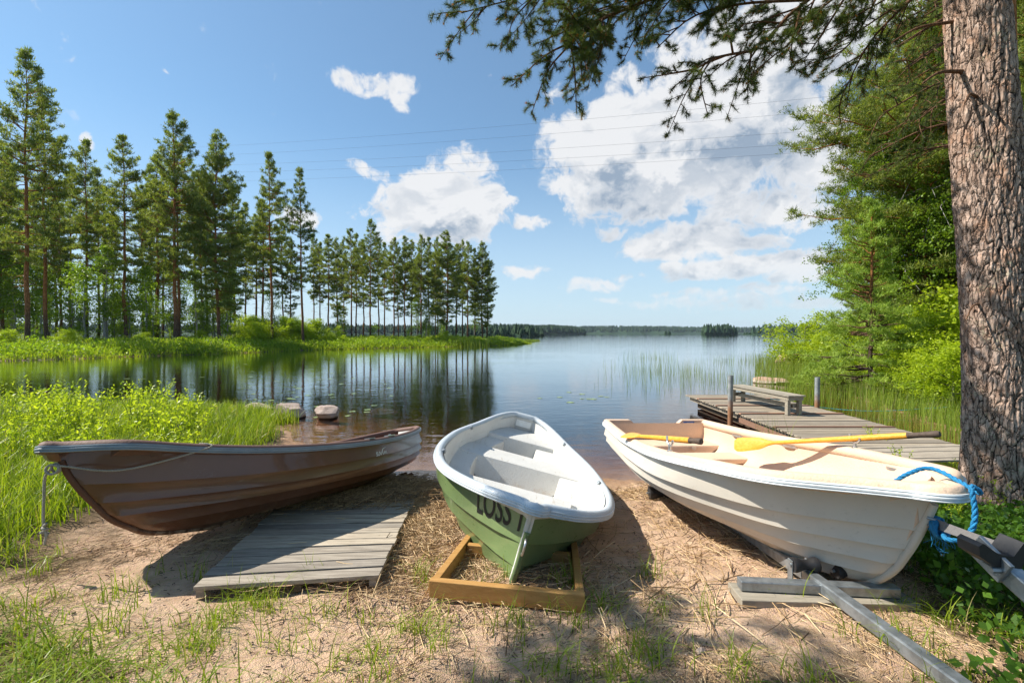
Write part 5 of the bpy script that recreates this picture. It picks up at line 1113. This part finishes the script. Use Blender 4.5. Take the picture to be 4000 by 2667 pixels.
# unseen pine added on the left, its boughs placed to shade the foreground
sh = empty('pine_tree', (-6.2, 1.5, .5), 0, 'unseen pine added left of the view to shade the foreground', 'tree'); SO = np.array([-6.2, 1.5, .5])
MB().tube([(0, 0, 0), (.05, 0, 6), (0, 0, 12)], [.16, .10, .03], 12).build('trunk', M['bark'], sh, smooth=True)
lst = [([(-6.2, 1.5, z - .6), ((x0 - 6.2) / 2, (y0 + 1.5) / 2, z), (x0, y0, z + .1), (x0 + 1.1, y0 + .15, z - .1)], .04, .9) for (x0, y0, z) in ((-5.4, 2.5, 6.9), (-5.3, 2.2, 6.3), (-4.6, 2.2, 6.8), (-3.6, 2.0, 7.5))] + [([(-6.2, 1.5, 5.6), (-5.3, 2.4, 6.3), (-5.1, 3.0, 6.5), (-5.05, 3.3, 6.5)], .03, 1.3), ([(-6.2, 1.5, 7.0), (-3.4, 2.0, 7.9), (-1.7, 2.4, 8.2), (-.2, 2.9, 8.3)], .05, 1.0)]
bough_set(sh, SO, lst, 400, spacing=(.15, .11, .08), maxl=.9)

# ------------------------------------------------------------------ power lines
def wire(p, q, sag, k):
    n_ = 40; f = np.linspace(0, 1, n_)[:, None]; P = np.asarray(p) * (1 - f) + np.asarray(q) * f; P[:, 2] -= (4 * sag * f * (1 - f))[:, 0]
    return MB().tube(P, .022, 5).build('power_line', M['wire'])
for k, (yl, yr, lab) in enumerate(((330, 205, 'topmost of the five thin power lines crossing the sky'), (350, 240, 'second power line from the top across the sky'), (372, 290, 'middle one of the five power lines across the sky'), (388, 322, 'fourth power line from the top across the sky'), (408, 342, 'lowest of the five power lines across the sky'))):
    a = dpx(420, yl + 10, 210); c = dpx(2300, yr - 22, 95); tag(wire(a, c, 1.6, k), lab, 'power line')

# ------------------------------------------------------------------ lily pads
r_ = np.random.default_rng(55); first = None
spots = []
for k in range(62):
    X, Y = (r_.uniform(560, 900), r_.uniform(850, 960)) if k < 40 else (r_.uniform(1200, 1420), r_.uniform(890, 925)) if k < 50 else (r_.uniform(20, 600), r_.uniform(830, 880))
    spots.append(at_z(X * 1.7007, Y * 1.7007, .006))
for k, p in enumerate(spots):
    if float(gz(np.array([p[0]]), np.array([p[1]]))[0]) > -.02: continue
    if first is None:
        a = np.linspace(.25, 2 * np.pi - .25, 18); pts = [(0, 0, 0)] + [(math.cos(q) * .12, math.sin(q) * .10, .004 * math.sin(q * 3)) for q in a]
        o = MB().add(np.array(pts), None, [[0, i, i + 1] for i in range(1, 18)]).build('lily_pad', M['pad']); first = o
    else: o = first.copy(); COL.objects.link(o)
    o.location = p; o.rotation_euler = (0, 0, r_.uniform(0, 6.28)); s_ = r_.uniform(.6, 1.15); o.scale = (s_, s_, 1); tag(o, 'flat green lily pad floating on the still water', 'lily pad', 'lily pads floating on the lake')

# ------------------------------------------------------------------ grasses, reeds, plants, straw
def blades(mb, B, H, lean, wd, r, bend=.5, seg=3, val=None):
    n = len(B); wd = np.broadcast_to(wd, (n,)).astype(float); az = r.uniform(0, 2 * np.pi, n); ld = np.stack([np.cos(az), np.sin(az), 0 * az], 1); sa = az + np.pi / 2 + r.normal(0, .5, n); sd = np.stack([np.cos(sa), np.sin(sa), 0 * sa], 1); ln = lean * r.uniform(.2, 1.4, n)
    V = []; 
    for k in range(seg + 1):
        f = k / seg; out_ = H * ln * f ** 2; up = H * (f - bend * ln * f ** 2.2 * .6); c = B + ld * out_[:, None] + np.array([0, 0, 1.])[None] * up[:, None]; w_ = wd * (1 - f ** 1.5) * .5
        if k < seg: V += [c - sd * w_[:, None], c + sd * w_[:, None]]
        else: V += [c]
    V = np.stack(V, 1); m_ = 2 * seg + 1; b = np.arange(n)[:, None] * m_
    q = np.concatenate([b + np.array([[2 * k, 2 * k + 1, 2 * k + 3, 2 * k + 2]]) for k in range(seg - 1)]) if seg > 1 else None; t3 = b + np.array([[2 * seg - 2, 2 * seg - 1, 2 * seg]])
    a = r.uniform(0, 1, n) if val is None else val
    mb.add(V.reshape(-1, 3), q, t3, a=np.repeat(a, m_))
def scatter(r, n, x0, x1, y0, y1, fn, near=True):
    x = r.uniform(x0, x1, n); y = r.uniform(y0, y1, n) if not near else (y0 + (y1 - y0) * r.random(n) ** 1.3); k = r.random(n) < fn(x, y); x, y = x[k], y[k]; return np.stack([x, y, gz(x, y) - .01], 1)
r = np.random.default_rng(12)
def in_boat(x, y):          # keep blades out of the boats and boards
    o = np.zeros(x.shape, bool)
    for b in (BR, GR, WH):
        c, s = b.R[0, 0], b.R[1, 0]; n_ = math.hypot(c, s); c, s = c / n_, s / n_; lx = (x - b.o[0]) * c + (y - b.o[1]) * s; ly = -(x - b.o[0]) * s + (y - b.o[1]) * c
        hw = np.interp(lx / b.L, [0, .2, .5, .8, .95], [.35, .55, .55, .25, .0]); o |= (lx > -.1) & (lx < b.L * .86) & (np.abs(ly) < hw)
    return o
def tall_left(x, y):
    m_ = grassmask(x, y); d = sdist(x, y, NEAR); return np.where((x < -2.0) & (y > 2.9) & (d > -.25) & ~in_boat(x, y), np.clip((m_ - .45) * 2, 0, 1) * np.clip(.35 + fbm(x * 1.5, y * 1.5, 3, 77), 0, 1), 0)
mb = MB(); B = scatter(r, 130000, -16, -1.6, 2.9, 12.5, tall_left); d = np.clip(sdist(B[:, 0], B[:, 1], NEAR), 0, 3)
H = r.uniform(.22, .62, len(B)) * (.55 + .7 * fbm(B[:, 0], B[:, 1], 3, 9)); blades(mb, B, H, .55, .008 + .0006 * B[:, 1], r, .8, 4)
tag(mb.build('tall_grass', M['grass']), 'tall fresh green grass covering the left bank around the brown boat', 'grass', None, 'stuff')
mb = MB(); B = scatter(r, 5500, -3.4, -.1, 1.3, 2.5, lambda x, y: np.clip((-x - .1 - (y - 1.5) * 2.2) * .8, 0, 1) * (fbm(x * 2, y * 2, 3, 8) > .42), False); blades(mb, B, r.uniform(.12, .38, len(B)), 1.4, .0075, r, 1.0, 5)
B = scatter(r, 26000, -3.8, 3.4, 1.3, 3.6, lambda x, y: np.clip((grassmask(x, y) - .15) * 1.3, 0, 1) * (fbm(x * 3, y * 3, 3, 5) > .5) * (x < 1.4) * ~in_boat(x, y), False)
blades(mb, B, r.uniform(.07, .30, len(B)), 1.2, .0065, r, 1.0, 4)
tuft = []
for k in range(130):         # single tufts
    x, y = (r.uniform(-3.4, .6), r.uniform(1.6, 3.2)) if k < 90 else (r.uniform(.5, 3), r.uniform(1.7, 2.8)); n_ = r.integers(6, 26); tuft.append(np.stack([x + r.normal(0, .04, n_), y + r.normal(0, .04, n_), np.full(n_, 0.)], 1))
for (X, Y, n_) in ((590, 1385, 60), (560, 1400, 50), (620, 1410, 40), (500, 1440, 40), (1330, 1400, 20), (1490, 1330, 25), (1270, 1540, 40), (700, 1490, 20), (450, 1500, 60), (1000, 1500, 14), (860, 1520, 20), (1420, 1545, 40), (1500, 1520, 40)):
    p = tz(X * 1.7007, Y * 1.7007, 0); tuft.append(np.stack([p[0] + r.normal(0, .07, n_), p[1] + r.normal(0, .05, n_), np.full(n_, 0.)], 1))
T_ = np.concatenate(tuft); T_ = T_[~in_boat(T_[:, 0], T_[:, 1])]; T_[:, 2] = gz(T_[:, 0], T_[:, 1]) - .005; blades(mb, T_, r.uniform(.08, .28, len(T_)), 1.0, .0055, r, 1.0, 4)
tag(mb.build('sparse_grass', M['grass']), 'thin tufts of grass growing in the sand of the foreground', 'grass', None, 'stuff')
mb = MB(); B = scatter(r, 80000, 1.8, 15, 1.4, 16, lambda x, y: np.where((sdist(x, y, NEAR) > -.1) & ~in_boat(x, y) & ~((x > 4.6) & (x < 9.2) & (y > 6.1) & (y < 7.4)), np.clip((grassmask(x, y) - .4) * 1.8, 0, 1) * .9, 0))
blades(mb, B, r.uniform(.10, .34, len(B)) * np.clip(B[:, 1] / 5, .6, 1.5), .7, .008, r, .9, 4); tag(mb.build('bank_grass', M['grass']), 'grass under the bushes and round the big pine on the right', 'grass', None, 'stuff')
# reeds
mb = MB()
def reedf(x, y): d = sdist(x, y, NEAR); px = CX + F * x / y; return np.where((d < .3) & (d > -7) & (px > 2950), np.exp(-np.maximum(-d, 0) / 1.9), 0) * ~((x > 4.8) & (x < 7.4) & (y < 13.2))
B = scatter(r, 42000, 4, 24, 7.2, 34, reedf, False); B[:, 2] = np.maximum(B[:, 2], -.6); dep = -np.minimum(B[:, 2], 0)
blades(mb, B, r.uniform(.5, 1.0, len(B)) + dep, .22, .008 + .0004 * B[:, 1], r, .3, 3)
def reed2(x, y): px = CX + F * x / y; n_ = fbm(x * .25, y * .12, 3, 61); return np.where((px > 2250) & (px < 3150) & (sdist(x, y, NEAR) < -1.2), np.clip((n_ - .42) * 5, 0, 1) * np.clip((px - 2200) / 700, .1, 1), 0) * np.clip((y - 12) / 6, .05, 1)
B = scatter(r, 20000, 3, 28, 10, 40, reed2, False); B[:, 2] = -.3; blades(mb, B, r.uniform(.6, 1.25, len(B)), .15, .005 + .0003 * B[:, 1], r, .3, 3)
tag(mb.build('reeds', M['reed']), 'thin reeds standing in the shallow water along the right bank', 'reeds', None, 'stuff')
mb = MB(); f = r.uniform(0, 1, 3600); x = -7 + f * 14.5 + r.normal(0, .8, 3600) * (1 - f) * 2; y = 74 + f * 52 + r.normal(0, 2.2, 3600); B = np.stack([x, y, np.full(3600, -.2)], 1); blades(mb, B, r.uniform(.8, 1.7, 3600) * (1.15 - .7 * f), .15, .10, r, .3, 2)
tag(mb.build('far_reeds', M['reed']), 'reed bed running out from the tip of the peninsula', 'reeds', None, 'stuff')
# peninsula ground plants
mb = MB()
def pen(x, y): d = sdist(x, y, PEN) + (fbm(x * .7, y * .7, 3, 5) - .5) * 2.5; return np.where((d > -.6) & (d < 14), 1., 0) * np.where(d > 5, .35, 1)
B = scatter(r, 240000, -70, 6, 28, 100, pen, False); d = sdist(B[:, 0], B[:, 1], PEN); B[:, 2] = np.maximum(B[:, 2], -.1)
H = (.35 + .8 * fbm(B[:, 0] * .35, B[:, 1] * .35, 3, 70)) * r.uniform(.5, 1.2, len(B)) * np.clip(.55 + d * .12, .4, 1.1); blades(mb, B, H, .5, .0022 * B[:, 1], r, .5, 2)
tag(mb.build('bank_plants', M['grassfar']), 'tall grass and herbs along the bank of the peninsula', 'grass', None, 'stuff')
C = scatter(r, 36000, -70, 2, 28, 100, pen, False); C[:, 2] = np.maximum(C[:, 2], 0) + r.uniform(.15, .95, len(C)) * (.4 + .9 * fbm(C[:, 0] * .35, C[:, 1] * .35, 3, 70)); mb = MB(); sprays(mb, C, r, 5, .20, .12, .2, .15, blunt=True)
tag(mb.build('bank_shrubs', M['under']), 'leafy ground cover between the trunks on the peninsula', 'undergrowth', None, 'stuff')
# leafy undergrowth at the right
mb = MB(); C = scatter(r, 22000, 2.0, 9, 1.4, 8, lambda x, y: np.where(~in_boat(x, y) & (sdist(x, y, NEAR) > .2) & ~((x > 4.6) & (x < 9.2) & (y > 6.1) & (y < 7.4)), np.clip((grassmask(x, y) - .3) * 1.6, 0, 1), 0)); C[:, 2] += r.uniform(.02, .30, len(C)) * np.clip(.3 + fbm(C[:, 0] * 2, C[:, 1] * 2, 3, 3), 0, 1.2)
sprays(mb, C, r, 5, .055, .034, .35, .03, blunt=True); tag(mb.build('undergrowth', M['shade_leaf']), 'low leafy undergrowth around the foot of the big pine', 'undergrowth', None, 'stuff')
# yellow green shoots on the left bank
def shoot_proto(seed, H=.9, n=9):
    r_ = np.random.default_rng(seed); root = empty('willow_shoot', (0, 0, -1000)); sm, lf = MB(), MB(); C = []
    for k in range(n):
        az = r_.uniform(0, 6.28); h = H * r_.uniform(.55, 1.1); b = np.array([r_.normal(0, .10), r_.normal(0, .10), 0]); P = curve3([b, b + np.array([math.cos(az), math.sin(az), 0]) * .08 + (0, 0, h * .5), b + np.array([math.cos(az), math.sin(az), 0]) * .24 + (0, 0, h)], 14); sm.tube(P, np.linspace(.006, .002, 14), 4, caps=False)
        for i in range(3, 14):
            for _ in range(3):
                d = rand_dirs(r_, 1, .5)[0]; l = r_.uniform(.05, .10); s_ = np.cross(d, rand_dirs(r_, 1)[0]); s_ /= np.linalg.norm(s_); c = P[i] + r_.normal(0, .006, 3); a = r_.uniform(0, 1)
                lf.add([c, c + d * l * .5 + s_ * l * .2, c + d * l, c + d * l * .5 - s_ * l * .2], [[0, 1, 2, 3]], a=a)
    sm.build('stems', M['stem'], root); lf.build('leaves', M['shoot'], root); return root
SHP = [shoot_proto(1), shoot_proto(2, 1.0, 11), shoot_proto(3, .75, 8)]
r2 = random.Random(8)
for k in range(60):
    X = [40, 110, 150, 60, 250, 300, 330, 365, 390, 420, 310, 200, 180, 350][k] if k < 14 else r2.uniform(0, 460); y = r2.uniform(5.4, 9.8) if k >= 14 else r2.uniform(6.5, 8.5); x = (X - 1176) / 1045.4 * y
    place(SHP[k % 3], (x, y, gz1(x, y)), r2.uniform(0, 6), r2.uniform(.55, 1.1) * .85, 'yellow green leafy shoot rising out of the grass on the left bank', 'plant', 'leafy shoots on the left bank')
for (X, Y, s_, lab) in ((2010, 1010, .5, 'leafy weed growing through the jetty boards'), (2080, 1075, .55, 'broad leaved weed beside the bow of the beige boat'), (2290, 1050, .6, 'leafy twigs in front of the big trunk'), (2230, 1140, .5, 'small leafy plant at the foot of the big trunk'), (2260, 1120, .45, 'leafy shoot left of the roots of the big trunk'), (2330, 1130, .55, 'leafy shoot in front of the roots of the big trunk'), (2300, 1190, .45, 'low weed beside the blue rope loop'), (2200, 1200, .35, 'low weed below the bow of the beige boat')):
    p = at_z(X * 1.7007, Y * 1.7007, .3); o = copy_tree(SHP[1]); o.location = (p[0], p[1], max(gz1(p[0], p[1]), 0)); o.scale = (s_,) * 3; tag(o, lab, 'plant'); 
# straw and reed litter
def straw(mb, P, r, ln, wd, zoff=.01, flat=.12):
    n = len(P); az = r.uniform(0, np.pi, n) * .8 - .3; el = r.normal(0, flat, n); d = np.stack([np.cos(az) * np.cos(el), np.sin(az) * np.cos(el), np.sin(el)], 1); l = ln * r.uniform(.25, 1.3, n)[:, None]; w_ = wd * r.uniform(.6, 1.3, n)[:, None]
    sd = np.stack([-np.sin(az), np.cos(az), 0 * az], 1); up = np.array([0, 0, 1.])[None]; c = P + up * (zoff + r.uniform(0, .012, n)[:, None]); bend = sd * (r.normal(0, .06, n)[:, None] * l); V = []
    for f in (-.5, 0, .5):
        m_ = c + d * l * f + (bend if f == 0 else 0); V += [m_ - sd * w_ / 2, m_ + up * w_ * .6, m_ + sd * w_ / 2]
    V = np.stack(V, 1); b = np.arange(n)[:, None] * 9; q = np.concatenate([b + np.array([[0, 1, 4, 3]]), b + np.array([[1, 2, 5, 4]]), b + np.array([[3, 4, 7, 6]]), b + np.array([[4, 5, 8, 7]])]); mb.add(V.reshape(-1, 3), q, a=np.repeat(r.uniform(0, 1, n), 9))
def strawmat():
    m, n = mat('dry_reed_straw'); a = n.attr('v'); c = n.mix(n.ss(a, .0, .45), rgb(.13, .075, .035), rgb(.42, .27, .13)); c = n.mix(n.ss(a, .5, 1.0), c, rgb(.66, .50, .29)); out(n, princ(n, c, .6, None, spec=.3)); return m
M['straw'] = strawmat()
def bed(X, Y, rx, ry, n, h=0.):
    p = tz(X * 1.7007, Y * 1.7007, 0); x = p[0] + r.normal(0, rx, n); y = p[1] + r.normal(0, ry, n); k = (y > 1.3) & (y < 6.7); x, y = x[k], y[k]; return np.stack([x, y, gz(x, y) + h * r.random(len(x))], 1)
mb = MB()
S_ = np.concatenate([bed(960, 1230, .28, .55, 2300, .03), bed(1000, 1170, .3, .5, 1300, .03), bed(930, 1350, .3, .3, 700, .015), bed(1130, 1330, .35, .35, 900, .02), bed(1560, 1190, .3, .35, 500, .02), bed(1480, 1130, .35, .2, 900, .02), bed(1700, 1270, .4, .2, 300, .01), bed(760, 1160, .4, .5, 1500, .05), bed(850, 1130, .4, .3, 1100, .05), bed(700, 1240, .4, .3, 500, .02)])
straw(mb, S_, r, .13, .0045)
S2 = np.stack([r.uniform(-3.8, 3.4, 26000), 1.4 + 2.8 * r.random(26000) ** 1.3, np.zeros(26000)], 1); k = fbm(S2[:, 0] * 1.6, S2[:, 1] * 1.6, 3, 15) + .22 * grassmask(S2[:, 0], S2[:, 1]) - .10 * ((S2[:, 0] > .7) & (S2[:, 1] > 2.3)) > r.uniform(.38, .68, len(S2)); S2 = S2[k]; S2[:, 2] = gz(S2[:, 0], S2[:, 1]); straw(mb, S2, r, .085, .0032, .004)
S3 = np.concatenate([bed(1540, 1400, .5, .3, 130, .02), bed(1600, 1250, .5, .5, 120, .02), bed(960, 1260, .3, .5, 120, .03), bed(700, 1300, .5, .3, 20, .08)]); straw(mb, S3, r, .30, .006, .012)
S4 = np.concatenate([bed(840, 1150, .42, .22, 2600, 0), bed(930, 1125, .3, .25, 1600, 0), bed(740, 1165, .25, .15, 700, 0)]); S4[:, 2] += r.uniform(.03, .13, len(S4)); straw(mb, S4, r, .14, .005, 0, .22)
mb.a[-1][:] = mb.a[-1] * .62
tag(mb.build('straw_litter', M['straw']), 'dry reed straw washed up on the sand between the boats', 'straw', None, 'stuff')
# bark crumbs and twigs
mb = MB(); n_ = 9000; x = r.uniform(-4.2, 3.8, n_); y = r.uniform(1.4, 5.6, n_); k = fbm(x * 1.3, y * 1.3, 4, 45) > r.uniform(.40, .60, n_); x, y = x[k], y[k]; straw(mb, np.stack([x, y, gz(x, y)], 1), r, .022, .006, .002, .3)
M['litter'] = simple('dark_litter', (.075, .048, .03), .9, var=.4, ns=20); tag(mb.build('twig_litter', M['litter']), 'dark crumbs of bark and twigs scattered over the sand', 'litter', None, 'stuff')
mb = MB(); n_ = 2600; x = r.uniform(-3.8, 3.4, n_); y = 1.4 + 4.2 * r.random(n_) ** 1.5; s_ = r.uniform(.002, .007, n_); D = rand_dirs(r, n_ * 6).reshape(n_, 6, 3); base = np.array([[1, 0, 0], [-1, 0, 0], [0, 1, 0], [0, -1, 0], [0, 0, 1], [0, 0, -1.]])
V = np.stack([x, y, gz(x, y) + .002], 1)[:, None] + (base[None] + D * .4) * s_[:, None, None] * np.array([1, 1, .7]); b = np.arange(n_)[:, None] * 6
mb.add(V.reshape(-1, 3), None, np.concatenate([b + np.array([t3]) for t3 in ((0, 2, 4), (2, 1, 4), (1, 3, 4), (3, 0, 4), (2, 0, 5), (1, 2, 5), (3, 1, 5), (0, 3, 5))]), a=np.repeat(r.uniform(0, 1, n_), 6))
def pebm():
    m, n = mat('gravel'); a = n.attr('v'); c = n.mix(a, rgb(.16, .12, .10), rgb(.6, .48, .40)); out(n, princ(n, c, .8)); return m
tag(mb.build('gravel', pebm()), 'small grit and pebbles lying in the sand', 'gravel', None, 'stuff')

# ------------------------------------------------------------------ air: faint blue haze over the lake
mh, nh = mat('lake_haze'); pv = nh.new('ShaderNodeVolumePrincipled'); pv.inputs['Color'].default_value = (.72, .84, 1, 1); pv.inputs['Density'].default_value = .00007; pv.inputs['Anisotropy'].default_value = .2; out(nh, None, pv.outputs[0])
hz_ = MB().box((0, 1600, 24), (9000, 3600, 70)).build('haze', mh); tag(hz_, 'thin bluish haze over the lake', 'haze', None, 'stuff')
